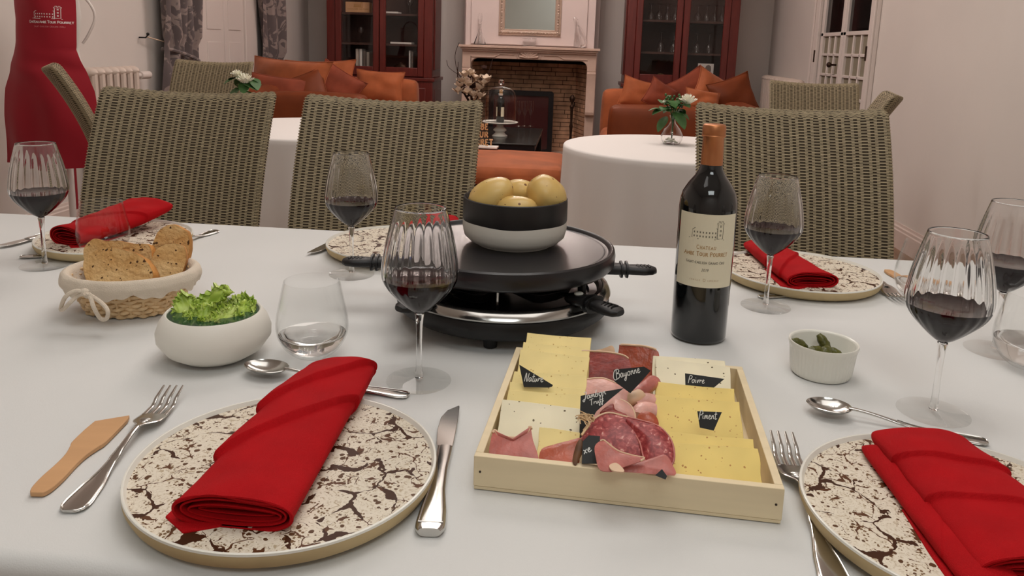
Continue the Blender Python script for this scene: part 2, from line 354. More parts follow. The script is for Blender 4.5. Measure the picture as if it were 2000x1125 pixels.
    def mesh(s, name, mats, smooth=True, ang=40):
        me = bpy.data.meshes.new(name); me.from_pydata(s.v, [], s.f)
        mats = mats if isinstance(mats, (list, tuple)) else [mats]
        for q in mats: me.materials.append(M[q] if isinstance(q, str) else q)
        me.polygons.foreach_set('material_index', s.m)
        if smooth:
            me.polygons.foreach_set('use_smooth', [True]*len(me.polygons)); me.set_sharp_from_angle(angle=math.radians(ang))
        me.update(); return me
    def build(s, name, mats, parent=None, smooth=True, ang=40, bevel=0, label=None, loc=None, rot=None, seg=2):
        o = bpy.data.objects.new(name, s.mesh(name, mats, smooth, ang)); COL.objects.link(o)
        if parent: o.parent = parent
        if bevel:
            b = o.modifiers.new('bevel', 'BEVEL'); b.width = bevel; b.segments = seg; b.limit_method = 'ANGLE'; b.angle_limit = math.radians(50); b.harden_normals = False
        if label: o['label'] = label
        if loc is not None: o.location = loc
        if rot is not None: o.rotation_euler = rot
        return o
def tag(o, label, cat, group=None, kind=None):
    o['label'] = label; o['category'] = cat
    if group: o['group'] = group
    if kind: o['kind'] = kind
    return o
def thing(name, label, cat, loc=(0, 0, 0), rz=0.0, group=None, rot=None):
    o = bpy.data.objects.new(name, None); o.empty_display_size = 0.05; COL.objects.link(o)
    o.location = loc; o.rotation_euler = rot if rot else (0, 0, rz); return tag(o, label, cat, group)
def struct(o): o['kind'] = 'structure'; return o
def stuff(o): o['kind'] = 'stuff'; return o
def link_mesh(name, me, parent=None):
    o = bpy.data.objects.new(name, me); COL.objects.link(o)
    if parent: o.parent = parent
    return o
def copy_tree(o, parent=None):
    c = o.copy(); COL.objects.link(c)
    if parent is not None: c.parent = parent
    for ch in [x for x in o.children]: copy_tree(ch, c)
    return c
def dup(o, loc, label, rz=None, group=None):
    c = copy_tree(o); c.location = loc
    if rz is not None: c.rotation_euler = (0, 0, rz)
    c['label'] = label
    if group: c['group'] = group
    return c
def lerp(a, b, t): return a+(b-a)*t
def interp(tab, x):
    if x <= tab[0][0]: return tab[0][1]
    for (a, p), (b, q) in zip(tab, tab[1:]):
        if x <= b: return p+(q-p)*(x-a)/(b-a)
    return tab[-1][1]
def catmull(pts, per=6, closed=False):
    P = [Vector(p) for p in pts]; n = len(P); out = []
    R = n if closed else n-1
    for i in range(R):
        if closed: a, b, c, d = P[i-1], P[i], P[(i+1) % n], P[(i+2) % n]
        else: a, b, c, d = P[max(i-1, 0)], P[i], P[i+1], P[min(i+2, n-1)]
        for k in range(per):
            t = k/per
            out.append(0.5*((2*b)+(-a+c)*t+(2*a-5*b+4*c-d)*t*t+(-a+3*b-3*c+d)*t**3))
    if not closed: out.append(P[-1])
    return out

# ------------------------------------------------------------------ drawn lettering (strokes), mapped onto a surface
UP = {  # capitals, unit height, strokes as polylines ; width last
 'A': ([[(0, 0), (.35, 1), (.7, 0)], [(.13, .35), (.57, .35)]], .7), 'B': ([[(.1, 0), (.1, 1), (.42, .95), (.5, .75), (.42, .55), (.1, .52)], [(.42, .52), (.56, .38), (.54, .12), (.4, 0), (.1, 0)]], .62),
 'C': ([[(.62, .82), (.5, .97), (.3, 1), (.1, .8), (.05, .5), (.1, .2), (.3, 0), (.5, .03), (.62, .18)]], .68),
 'D': ([[(.1, 0), (.1, 1), (.4, .97), (.62, .75), (.66, .5), (.62, .25), (.4, .03), (.1, 0)]], .72), 'E': ([[(.52, 1), (.1, 1), (.1, 0), (.54, 0)], [(.1, .52), (.42, .52)]], .6),
 'F': ([[(.52, 1), (.1, 1), (.1, 0)], [(.1, .52), (.42, .52)]], .56), 'G': ([[(.62, .82), (.5, .97), (.3, 1), (.1, .8), (.05, .5), (.1, .2), (.3, 0), (.5, .03), (.62, .15), (.62, .42), (.42, .42)]], .72),
 'H': ([[(.1, 0), (.1, 1)], [(.62, 0), (.62, 1)], [(.1, .52), (.62, .52)]], .74), 'I': ([[(.14, 0), (.14, 1)]], .3), 'L': ([[(.1, 1), (.1, 0), (.52, 0)]], .56),
 'M': ([[(.08, 0), (.12, 1), (.42, .2), (.74, 1), (.78, 0)]], .88), 'N': ([[(.1, 0), (.1, 1), (.62, 0), (.62, 1)]], .74),
 'O': ([[(.36, 0), (.14, .12), (.05, .5), (.14, .88), (.36, 1), (.58, .88), (.67, .5), (.58, .12), (.36, 0)]], .74), 'P': ([[(.1, 0), (.1, 1), (.42, .97), (.54, .75), (.42, .5), (.1, .48)]], .6),
 'R': ([[(.1, 0), (.1, 1), (.42, .97), (.52, .76), (.42, .54), (.1, .5)], [(.32, .5), (.62, 0)]], .66), 'S': ([[(.5, .85), (.35, 1), (.14, .93), (.08, .74), (.3, .54), (.5, .36), (.48, .1), (.28, 0), (.06, .14)]], .58),
 'T': ([[(0, 1), (.64, 1)], [(.32, 1), (.32, 0)]], .66), 'U': ([[(.1, 1), (.1, .3), (.2, .06), (.36, 0), (.52, .06), (.62, .3), (.62, 1)]], .74), 'Y': ([[(0, 1), (.32, .5), (.64, 1)], [(.32, .5), (.32, 0)]], .66),
 '2': ([[(.06, .8), (.2, 1), (.42, .95), (.48, .72), (.06, 0), (.5, 0)]], .58), '0': ([[(.28, 0), (.08, .25), (.08, .75), (.28, 1), (.48, .75), (.48, .25), (.28, 0)]], .58),
 '1': ([[(.1, .8), (.26, 1), (.26, 0)]], .42), '9': ([[(.48, .7), (.3, .48), (.1, .62), (.12, .9), (.3, 1), (.46, .88), (.48, .6), (.36, .15), (.16, 0)]], .58),
 '-': ([[(.06, .45), (.34, .45)]], .4), ' ': ([], .35)}
LOW = {  # handwriting, x height .5
 'N': ([[(.0, 0), (.12, 1), (.2, .9), (.34, .05), (.46, .2), (.56, 1.05)]], .55), 'a': ([[(.38, .42), (.2, .5), (.06, .3), (.1, .04), (.26, .06), (.38, .45), (.38, .1), (.5, .1)]], .46),
 't': ([[(.16, .95), (.1, .1), (.22, 0), (.34, .12)], [(-.04, .6), (.34, .66)]], .3), 'u': ([[(.04, .45), (.04, .1), (.16, 0), (.34, .4), (.36, .08), (.48, .08)]], .44),
 'r': ([[(.04, .08), (.1, .48), (.16, .34), (.34, .46)]], .32), 'e': ([[(.0, .2), (.22, .28), (.3, .42), (.18, .5), (.06, .3), (.1, .05), (.26, 0), (.42, .14)]], .38),
 'B': ([[(.1, 0), (.22, 1), (.5, 1.02), (.56, .78), (.24, .56), (.56, .5), (.56, .12), (.3, -.02), (-.14, -.1), (-.3, .3), (-.1, .9), (.2, 1.1)]], .62),
 'y': ([[(.04, .45), (.06, .12), (.2, .06), (.36, .44), (.3, -.1), (.14, -.5), (.0, -.36), (.2, -.1), (.48, .12)]], .44), 'o': ([[(.22, .48), (.06, .34), (.08, .08), (.24, 0), (.38, .18), (.3, .46), (.2, .46), (.48, .4)]], .44),
 'n': ([[(.02, 0), (.08, .46), (.1, .3), (.26, .48), (.32, .08), (.44, .08)]], .4), 'P': ([[(.02, -.1), (.14, .95), (.42, 1), (.5, .76), (.34, .52), (.1, .5)]], .46),
 'i': ([[(.04, .45), (.04, .08), (.16, .08)], [(.06, .68), (.08, .74)]], .2), 'v': ([[(.02, .46), (.12, .02), (.3, .46), (.4, .4)]], .36), 'm': ([[(.02, 0), (.06, .46), (.08, .3), (.2, .48), (.24, .05), (.28, .36), (.4, .46), (.44, .06), (.54, .08)]], .52),
 'J': ([[(.1, .96), (.4, 1.0), (.26, .3), (.06, -.3), (-.1, -.1), (.3, .14)]], .36), 'b': ([[(.2, .98), (.04, .3), (.06, .02), (.28, .06), (.3, .38), (.1, .36), (.4, .4)]], .38),
 'f': ([[(.34, .9), (.22, 1), (.12, .3), (.02, -.45), (-.06, -.2), (.3, .2)], [(.0, .42), (.3, .46)]], .3), 'T': ([[(-.1, .9), (.5, 1.0)], [(.22, .95), (.12, .0)]], .4),
 'x': ([[(.0, .46), (.1, .4), (.24, .05), (.34, .02)], [(.36, .48), (.16, .24), (.0, -.02)]], .36), 'c': ([[(.34, .42), (.2, .5), (.05, .28), (.12, .02), (.38, .12)]], .36), 'C': ([[(.5, .84), (.34, 1), (.08, .6), (.12, .1), (.34, 0), (.54, .2)]], .5), 'p': ([[(.06, .48), (-.02, -.45)], [(.06, .4), (.28, .48), (.34, .2), (.18, .04), (.06, .1)]], .4), 's': ([[(.3, .4), (.16, .5), (.1, .34), (.26, .18), (.18, 0), (.0, .08)]], .34), ' ': ([], .3)}
def ribbon(mb, pts, w, fn, lift=0.0002, m=0):
    P = [Vector((p[0], p[1])) for p in pts]
    vs = []; fs = []
    for k, p in enumerate(P):
        t = P[min(k+1, len(P)-1)]-P[max(k-1, 0)]
        if t.length < 1e-9: t = Vector((1, 0))
        t.normalize(); q = Vector((-t.y, t.x))*w/2
        for s_ in (1, -1):
            pp = p+q*s_; vs.append(fn(pp.x, pp.y, lift))
    for k in range(len(P)-1): fs.append((2*k+1, 2*k, 2*k+2, 2*k+3)[::-1])
    mb.add(vs, fs, m)
def text(mb, s, h, x, y, fn, font=UP, w=None, align='c', serif=False, track=0.12, slant=0.0, caps=None, m=0, lift=0.0002, smooth=False):
    w = w or h*0.1
    tot = 0
    for i, ch in enumerate(s):
        k = (caps if (caps and not (i == 0 or s[i-1] == ' ')) else 1.0); tot += (font[ch][1]+track)*h*k
    x0 = x-tot/2 if align == 'c' else (x if align == 'l' else x-tot)
    for i, ch in enumerate(s):
        k = (caps if (caps and not (i == 0 or s[i-1] == ' ')) else 1.0)
        strokes, adv = font[ch]
        for st in strokes:
            pts = [(x0+(px+slant*py)*h*k, y+py*h*k) for px, py in st]
            if smooth and len(pts) > 2: pts = [(p.x, p.y) for p in catmull([Vector((a, b)) for a, b in pts], 4)]
            else:
                q = [pts[0]]
                for a, b in zip(pts, pts[1:]): q += [((a[0]+b[0])/2, (a[1]+b[1])/2), b]
                pts = q
            ribbon(mb, pts, w, fn, lift, m)
            if serif:
                for (px, py), (qx, qy) in ((st[0], st[1]), (st[-1], st[-2])):
                    if abs(py-round(py)) < 0.02 and abs(px-qx) < 0.4 and abs(py-qy) > .3:
                        cx_, cy_ = x0+px*h*k, y+py*h*k; ribbon(mb, [(cx_-.13*h*k, cy_), (cx_+.13*h*k, cy_)], w*0.6, fn, lift, m)
        x0 += (adv+track)*h*k
def chateau(mb, x, y, W, fn, lw, m=0, lift=0.0002):   # small line drawing of a long house with a tower at the right
    H_ = W*0.36
    L_ = lambda *p: ribbon(mb, [(x+a*W, y+b*W) for a, b in p], lw, fn, lift, m)
    L_((-.5, 0), (-.5, .24), (.26, .24), (.26, 0), (-.5, 0)); L_((-.5, .24), (-.42, .31), (.24, .33), (.28, .24)); L_((-.5, .12), (.26, .12))
    L_((.27, 0), (.27, .45), (.45, .45), (.45, 0), (.27, 0)); L_((.26, .45), (.25, .5), (.29, .5), (.29, .55), (.34, .55), (.34, .5), (.38, .5), (.38, .55), (.43, .55), (.43, .5), (.47, .5), (.46, .45))
    for r_ in (0.03, 0.155):
        for i in range(8):
            cx_ = -.44+i*.092; L_((cx_, r_), (cx_, r_+.055)); L_((cx_+.018, r_), (cx_+.018, r_+.055))
    for zz in (.08, .22, .36): L_((.35, zz), (.35, zz+.07)); L_((.38, zz), (.38, zz+.07))
    L_((-.6, -.02), (-.3, -.03), (.2, -.02), (.5, -.03))

# ================================================================== THE ROOM
XL, XR, YB, YF, ZH = -2.98, 2.03, 8.62, -2.4, 3.1
struct(MB().box(XL-.3, XR+.3, YF-.3, YB+.3, -0.1, 0).build('floor', 'floor'))
struct(MB().box(XL-.3, XR+.3, YF-.3, YB+.3, ZH, ZH+.1).build('ceiling', 'ceil'))
struct(MB().box(XR, XR+.2, YF, 5.72, 0, ZH).box(XR, XR+.2, 6.90, YB, 0, ZH).box(XR, XR+.2, 5.72, 6.90, 2.75, ZH).build('wall_right', 'wall'))
struct(MB().box(XL-.2, XL, YF, YB, 0, ZH).build('wall_left', 'wall'))
struct(MB().box(XL-.2, XR+.2, YB, YB+.2, 0, ZH).build('wall_back', 'wall'))
struct(MB().box(XL-.2, XR+.2, YF-.2, YF, 0, ZH).build('wall_front', 'wall'))
def skirting(name, x, y0, y1, s):
    h = 0.15
    prof = [(0, 0), (0.022, 0), (0.022, h*.72), (0.016, h*.76), (0.016, h*.86), (0.008, h*.9), (0.006, h), (0, h)]
    mb = MB(); vs = [(x+s*a, y0, z) for a, z in prof]+[(x+s*a, y1, z) for a, z in prof]; n = len(prof)
    mb.add(vs, [(i, (i+1) % n, n+(i+1) % n, n+i) for i in range(n)]+[tuple(range(n)), tuple(range(n, 2*n))])
    return struct(mb.build(name, 'skirt', ang=20))
skirting('baseboard_right', XR, YF, 5.6, -1); skirting('baseboard_left', XL, YF, 5.25, 1)
# shallow pilaster of the right wall beside the table
struct(MB().box(XR-0.035, XR, 2.2, atx(1952, 200, XR).y, 0, ZH).build('trim_1', 'wall', bevel=0.004))
# chimney breast with its stepped sides
YC = 8.0
xa, xb = aty(910, 30, YC).x, aty(1163, 30, YC).x
mn = aty(1030, 92, YC-.12).z
ox0, ox1 = aty(921, 200, YC).x, aty(1143, 200, YC).x
otop = aty(1030, 116, YC).z
struct(MB().box(xa, ox0-.06, YC, YB, 0, ZH).box(ox1+.06, xb, YC, YB, 0, ZH).box(ox0-.06, ox1+.06, YC, YB, otop+.04, ZH)
       .box(xa+.06, xb-.08, YC-.03, YC, mn+.02, ZH).box(xa-.05, xa, YC+.25, YB, 0, ZH).box(xb, xb+.05, YC+.25, YB, 0, ZH).build('wall_chimney', 'pinkwall', bevel=0.01))

# ------------------------------------------------------------------ fireplace
fp = thing('fireplace', 'pale stone fireplace surround with carved shell and brick hearth', 'fireplace', ((ox0+ox1)/2, YC, 0))
W2 = (ox1-ox0)/2
def arch_lintel():
    # front slab with the opening's rounded upper corners, fluted edge
    mb = MB(); t = otop; R = .07; pts = [(-W2-.09, t-.10), (-W2-.0, t-.10)]
    for k in range(7): a = PI-PI/2*k/6; pts.append((-W2+R+R*math.cos(a), t-R+R*math.sin(a)))
    for k in range(7): a = PI/2-PI/2*k/6; pts.append((W2-R+R*math.cos(a), t-R+R*math.sin(a)))
    pts += [(W2, t-.10), (W2+.09, t-.10), (W2+.09, mn-.05), (-W2-.09, mn-.05)]
    mb.T = Matrix(((1, 0, 0, 0), (0, 0, -1, -.06), (0, 1, 0, 0), (0, 0, 0, 1)))
    mb.prism(pts, -.06, .06); return mb
arch_lintel().build('lintel', 'stone', fp, bevel=0.006)
mb = MB(); hw = W2+.12
mb.box(-hw, hw, -.20, .03, mn-.018, mn+.006).box(-hw+.02, hw-.02, -.175, .03, mn-.038, mn-.018).box(-hw+.035, hw-.035, -.15, .03, mn-.055, mn-.038)
mb.build('mantel_shelf', 'stone', fp, bevel=0.004)
# carved panel moulding and shell
mb = MB(); y_ = -.127
def zt(x): a = abs(x); return otop+.045 if a < W2*.5 else (otop+.045-(a-W2*.5)/.06*.03 if a < W2*.5+.06 else otop+.015)
path = [(x, y_, zt(x)) for x in [-W2+.0, -W2*.5-.06, -W2*.5, -.15]]; mb.tube(path, .006, 6); mb.build('moulding', 'stone', fp); mb = MB()
path = [(x, y_, zt(x)) for x in [.15, W2*.5, W2*.5+.06, W2]]; mb.tube(path, .006, 6)
mb.build('moulding', 'stone', fp)
mb = MB()
for k in range(9):
    a = PI*(k+.5)/9; mb.tube([(0, y_, otop+.015), (.055*math.cos(a), y_-.008, otop+.015+.055*math.sin(a)), (.095*math.cos(a), y_-.004, otop+.015+.095*math.sin(a))], [.005, .013, .012], 6)
mb.tube([(.115*math.cos(PI*k/14), y_, otop+.012+.115*math.sin(PI*k/14)) for k in range(15)], .006, 6)
mb.build('shell_carving', 'stone', fp)
for s in (-1, 1):
    mb = MB(); x0, x1 = sorted((s*W2, s*(W2+.09)))
    z1 = otop-.10; prof = [(-.12, z1), (-.125, z1-.02), (-.11, z1-.06), (-.10, z1-.2), (-.115, z1-.34), (-.13, z1-.40), (-.12, z1-.43), (-.06, z1-.44), (-.06, .14), (-.09, .12), (-.09, 0), (.05, 0), (.05, z1)]
    n = len(prof); mb.add([(x0, a, b) for a, b in prof]+[(x1, a, b) for a, b in prof], [(i, n+i, n+(i+1) % n, (i+1) % n) for i in range(n)]+[tuple(range(n)), tuple(reversed(range(n, 2*n)))])
    mb.build('jamb', 'stone', fp, bevel=0.004, ang=30)
# hearth lining: brick courses (too small to pick apart singly), joined
mb = MB(); bh = .045; D = .52
def brickrow(mb, p0, p1, inw, z):   # p0->p1 on the plan, inw = inward normal
    d = Vector(p1)-Vector(p0); Ln = d.length; d.normalize(); x = -random.random()*.18
    while x < Ln:
        l = .19+random.random()*.04; a, b = max(x, 0)+.003, min(x+l, Ln)-.003
        if b-a > .02:
            e = random.random()*.010; q = [Vector(p0)+d*a, Vector(p0)+d*b]; i = Vector(inw)
            vs = [q[0]-i*.03, q[1]-i*.03, q[1]+i*(.004+e), q[0]+i*(.004+e)]
            mb.add([(v.x, v.y, z+.003) for v in vs]+[(v.x, v.y, z+bh-.003) for v in vs], [(0, 3, 2, 1), (4, 5, 6, 7), (0, 1, 5, 4), (1, 2, 6, 5), (2, 3, 7, 6), (3, 0, 4, 7)])
        x += l
z = 0.03; wb = W2-.10
while z < otop-.05:
    brickrow(mb, (-W2-.04, .04), (-wb, D), (.97, -.2), z); brickrow(mb, (-wb, D), (wb, D), (0, -1), z); brickrow(mb, (wb, D), (W2+.04, .04), (-.97, -.2), z); z += bh
stuff(mb.build('brick_lining', 'brick', fp, smooth=False))
mb = MB().box(-W2-.04, W2+.04, -.12, .58, .0, .03).build('hearth_slab', 'stone', fp, bevel=.004)
MB().box(-W2-.055, W2+.055, .54, .6, 0, otop+.1).box(-W2-.055, W2+.055, .0, .6, otop+.0, otop+.035).box(-W2-.055, -W2-.04, 0, .6, 0, otop).box(W2+.04, W2+.055, 0, .6, 0, otop).build('flue_back', 'soot', fp)
# stove insert: black frame with a rounded corner and a dark glass door
iz1 = aty(1050, 178, YC+.2).z; ix0, ix1 = aty(955, 200, YC+.2).x, aty(1081, 200, YC+.2).x
st = thing('stove_insert', 'black framed stove with dark glass door inside the fireplace', 'stove', ((ix0+ix1)/2, YC+.2, 0.031))
hw = (ix1-ix0)/2; hz = iz1-.031
def rrect(w, h, r, n=5):
    p = []
    for (sx, sz, a0) in ((1, 1, 0), (-1, 1, 90), (-1, -1, 180), (1, -1, 270)):
        for k in range(n+1): a = math.radians(a0+90*k/n); p.append((sx*(w-r)+r*math.cos(a), sz*(h-r)+r*math.sin(a)))
    return p
def frame_ring(outer, inner, y0, y1, T=None):
    n = len(outer); vs = [(x, y0, z) for x, z in outer]+[(x, y0, z) for x, z in inner]+[(x, y1, z) for x, z in inner]+[(x, y1, z) for x, z in outer]; fs = []
    for i in range(n):
        j = (i+1) % n; fs += [(i, j, n+j, n+i), (n+i, n+j, 2*n+j, 2*n+i), (2*n+i, 2*n+j, 3*n+j, 3*n+i), (3*n+i, 3*n+j, j, i)]
    return vs, fs
out = [(x, z+hz/2) for x, z in rrect(hw, hz/2, .03)]; inn = [(x, z+hz/2) for x, z in rrect(hw-.05, hz/2-.05, .02)]
mb = MB(); mb.add(*frame_ring(out, inn, -.02, .04)); mb.build('frame', 'blackmetal', st)
MB().box(-hw+.04, hw-.04, .0, .012, .04, hz-.04).build('glass_door', 'darkglass', st)
MB().box(-hw+.02, hw-.02, .045, .28, .0, hz-.02).build('firebox', 'soot', st)
# fire dog
p = aty(1114, 275, YC-.16); a0 = thing('andiron', 'tall wrought iron fire dog with acorn finial in front of the hearth', 'andiron', (p.x, p.y-.12, 0))
zt_ = aty(1114, 184, YC-.28).z
mb = MB().lathe([(0.0, .12), (.02, .12), (.016, .2), (.011, .3), (.014, zt_*.5), (.018, zt_*.55), (.011, zt_*.6), (.014, zt_-.15), (.022, zt_-.12), (.012, zt_-.10), (.012, zt_-.08), (.026, zt_-.055), (.026, zt_-.035), (.014, zt_-.01), (0, zt_)], 14)
mb.build('standard', 'iron', a0)
for s in (-1, 1): MB().tube([(0, 0, .14), (s*.05, 0, .10), (s*.09, -.01, .04), (s*.12, -.01, .011)], [.012, .012, .011, .011], 8).build('foot', 'iron', a0)
MB().tube([(0, 0, .13), (0, .2, .12), (0, .26, .02), (0, .26, .011)], .011, 8).build('billet_bar', 'iron', a0)
# ------------------------------------------------------------------ mirror and mantel ornaments
mx0, mx1 = aty(974, 40, YC-.06).x, aty(1096, 40, YC-.06).x; mz0 = aty(1035, 70, YC-.06).z
mirror = thing('wall_mirror', 'rectangular mirror in an ornate gilt frame above the mantel', 'mirror', ((mx0+mx1)/2, YC-.034, mz0))
mw = (mx1-mx0)/2; mh = 0.92; fw_ = .062
MB().box(-mw+fw_*.6, mw-fw_*.6, -.012, -.006, fw_*.6, mh-fw_*.6).build('mirror_glass', 'mirror', mirror)
mb = MB()
prof = [(0, 0), (0, -.012), (.006, -.02), (.012, -.016), (.03, -.032), (.048, -.02), (.054, -.026), (.062, -.014), (.062, 0)]
n = len(prof); corners = [(-mw, 0, 1, 1), (mw, 0, -1, 1), (mw, mh, -1, -1), (-mw, mh, 1, -1)]; vs = []
for cx_, cz_, sx, sz in corners: vs += [(cx_+sx*a, b, cz_+sz*a) for a, b in prof]
fs = []
for c in range(4):
    for i in range(n): fs.append((c*n+i, c*n+(i+1) % n, ((c+1) % 4)*n+(i+1) % n, ((c+1) % 4)*n+i))
mb.add(vs, fs); mb.build('gilt_frame', 'gold', mirror, ang=30)
mb = MB()
for side in range(4):
    L_ = (2*mw if side % 2 == 0 else mh); kN = int(L_/.026)
    for k in range(kN):
        u = (k+.5)/kN*L_; c = .030
        x, z = [(-mw+u, c), (mw-c, u), (-mw+u, mh-c), (-mw+c, u)][side]
        mb.ell((x, -.033, z), (.010, .007, .010), 6, nz=.5, seed=k*1.3, sc=2)
stuff(mb.build('carved_ornament', 'gold', mirror))
GLASSP = 'glass'
def glass_vessel(name, prof, mat_='glass', n=28, t=.0015, parent=None, rf=None):
    inner = [(max(r-t, 0.0), z) for r, z in prof[::-1]]
    mb = MB(); full = prof+inner
    full = [q for q in full]
    if inner[-1][0] < .002: full = prof+[(max(r-t, 0), z if k < len(prof)-1 else z+t) for k, (r, z) in enumerate(prof[::-1])]
    mb.lathe(full, n, rf); return mb.build(name, mat_, parent, ang=60)
zm = mn+.007
p = aty(937, 84, YC-.1); d1 = thing('decanter', 'tall conical clear glass decanter on the left of the mantel', 'decanter', (p.x, p.y, zm))
mb = MB().lathe([(0, 0), (.062, 0), (.064, .006), (.02, .12), (.012, .17), (.014, .21), (.012, .21), (.010, .17), (.017, .12), (.058, .01), (0, .006)], 28); mb.build('body', 'glass', d1)
MB().lathe([(0, .195), (.009, .2), (.010, .22), (.016, .24), (.02, .27), (.014, .305), (0, .31)], 20).build('stopper', 'glass', d1)
p = aty(1127, 87, YC-.1); d2 = thing('carafe', 'clear glass duck-shaped carafe with handle on the right of the mantel', 'carafe', (p.x, p.y, zm))
mb = MB(); mb.tube([(0, 0, .008), (.005, 0, .05), (.004, 0, .1), (-.008, 0, .16), (-.012, 0, .22), (-.022, 0, .27), (-.04, 0, .295)], [.034, .038, .032, .02, .016, .022, .012], 16); mb.build('body', 'glass', d2)
mb = MB(); mb.tube(catmull([(0, 0, .215), (.03, 0, .19), (.06, 0, .14), (.085, 0, .08), (.08, 0, .03), (.04, 0, .016)], 4), [.006]*12+[.012]*9, 10); mb.build('handle', 'glass', d2)
p = aty(1034, 86, YC-.1); c1 = thing('glass_block', 'small clear glass candle holder under the mirror', 'candle holder', (p.x, p.y, zm))
mb = MB().box(-.062, .062, -.025, .025, 0, .075); mb.build('block', 'glass', c1, bevel=.006); MB().box(-.07, .07, -.03, .03, .0755, .082).build('rim', 'glass', c1, bevel=.002)

# ------------------------------------------------------------------ cabinets
def goblet(parent_name, label, loc, s=1.0, flip=False, cat='glass', group=None, h=.16, kind='wine'):
    t = thing(parent_name, label, cat, loc, 0, group)
    if flip: prof = [(0.026, 0), (.031, .02), (.032, .05), (.02, .078), (.006, .09), (.004, .15), (.03, .158), (.031, .16)]
    else: prof = [(.031, 0), (.03, .002), (.004, .01), (.004, .07), (.02, .085), (.034, .11), (.034, .14), (.028, .16)]
    prof = [(r*s, z*s) for r, z in prof]
    mb = MB(); n = 16; mb.lathe(prof+[(max(r-.0012, .0004), z) for r, z in prof[::-1]], n); mb.build('bowl', 'glass', t, ang=70)
    return t
def cabinet(xl, xr, yf, name_label, glassz0, shelves, side):
    t = thing('display_cabinet', name_label, 'cabinet', ((xl+xr)/2, yf, 0)); W = (xr-xl)/2; D = .5; zt = 2.6
    lz = glassz0-.10
    mb = MB()
    mb.box(-W, -W+.09, 0, .05, lz, zt).box(W-.09, W, 0, .05, lz, zt)                       # face posts
    mb.box(-W, -W+.03, .05, D, lz, zt).box(W-.03, W, .05, D, lz, zt).box(-W+.03, W-.03, 0.05, D, zt-.06, zt).box(-W+.03, W-.03, .01, D, lz, lz+.03)
    mb.box(-W-.03, W+.03, -.035, D, lz-.035, lz)                                          # ledge
    mb.box(-W-.01, W+.01, -.02, D, 0, lz-.035)
    mb.build('carcass', 'wood_red', t, bevel=.005)
    MB().box(-W+.03, W-.03, D-.02, D-.001, lz+.031, zt-.061).build('back_panel', 'wood_dark', t)
    for s in (-1, 1):   # raised side panels
        for z0, z1 in ((lz+.08, lz+.85), (lz+.95, zt-.1), (.15, lz-.12)):
            q = MB(); q.box(min(s*W, s*(W+.012)), max(s*W, s*(W+.012)), .09, D-.07, z0, z1); q.build('side_panel', 'wood_red', t, bevel=.004)
    iw = W-.09
    for s in (-1, 1):
        x0, x1 = (-iw, -.004) if s < 0 else (.004, iw)
        st_ = .062
        mb = MB(); y0, y1 = -.012, .022
        mb.box(x0, x0+st_, y0, y1, lz+.01, zt-.05).box(x1-st_, x1, y0, y1, lz+.01, zt-.05).box(x0+st_, x1-st_, y0, y1, lz+.01, glassz0).box(x0+st_, x1-st_, y0, y1, zt-.15, zt-.05)
        d = mb.build('door', 'wood_red', t, bevel=.006)
        MB().box(x0+st_-.004, x1-st_+.004, .002, .006, glassz0-.004, zt-.146).build('pane', 'thin', d)
        mb = MB(); x0, x1 = (-W+.06, -.03) if s < 0 else (.03, W-.06)
        mb.box(x0, x1, -.034, -.0205, .14, lz-.1); mb.build('lower_door', 'wood_red', t, bevel=.01)
    for z in shelves: MB().box(-W+.031, W-.031, .06, D-.021, z-.022, z).build('shelf', 'wood_dark', t, bevel=.002)
    return t, lz
YK = 8.0
def Zat(px, py, Y): return aty(px, py, Y).z
gl = Zat(740, 130, YK)
shL = [Zat(740, 84.5, YK+.15), Zat(740, 26, YK+.15)]
cabL, lzL = cabinet(aty(638, 60, YK).x, aty(845, 60, YK).x, YK, 'dark red-brown glazed cabinet left of the fireplace holding books and a wooden box', gl, shL, 0)
gr = Zat(1330, 147, YK)
shR = [Zat(1335, 103, YK+.15), Zat(1335, 41, YK+.15)]
cabR, lzR = cabinet(aty(1224, 60, YK).x, aty(1443, 60, YK).x, YK, 'dark red-brown glazed cabinet right of the fireplace full of stemmed glasses', gr, shR, 0)
ys = YK+.16
# contents of the left cabinet
p = aty(701, 20, ys); bx = thing('wine_box', 'pale wooden wine box with printed house on the upper cabinet shelf', 'box', (p.x, ys-.02, shL[1]+.001), .04)
MB().box(-.125, .125, -.04, .09, 0, .105).build('case', 'box_wood', bx, bevel=.003)
mb = MB(); fnb = lambda u, v, l: (u, -.0405-l, v)
chateau(mb, 0.01, .055, .09, fnb, .003); text(mb, 'CHATEAU AMBE TOUR POURRET', .012, 0.01, .028, fnb, w=.002); mb.build('print', 'ink_gold', bx, smooth=False)
p = aty(705, 83, ys); g = goblet('goblet', 'single clear goblet on the middle shelf of the left cabinet', (p.x, ys, shL[0]+.001), 1.0)
bx0 = lzL+.031
for k, (px, wd, hh, mt, lab) in enumerate([(699, .03, .20, 'book1', 'tall white book, leftmost on the bottom shelf of the left cabinet'), (706, .028, .2, 'card', 'white book second from the left on the bottom cabinet shelf'),
                                          (713, .03, .185, 'book2', 'grey book between white and beige ones on the bottom cabinet shelf'), (720, .03, .17, 'book1', 'beige book near the middle stile, bottom shelf of the left cabinet'),
                                          (806, .02, .19, 'book2', 'dark grey book standing at the right end of the left cabinet'), (801, .016, .2, 'card', 'thin white book at the right end of the left cabinet')]):
    p = aty(px, 128, ys); o = thing('book', lab, 'book', (p.x, ys-.03, bx0)); b_ = MB(); b_.box(-wd/2, wd/2, 0, .15, 0, hh+.04)
    b_.build('cover', mt, o, bevel=.003)
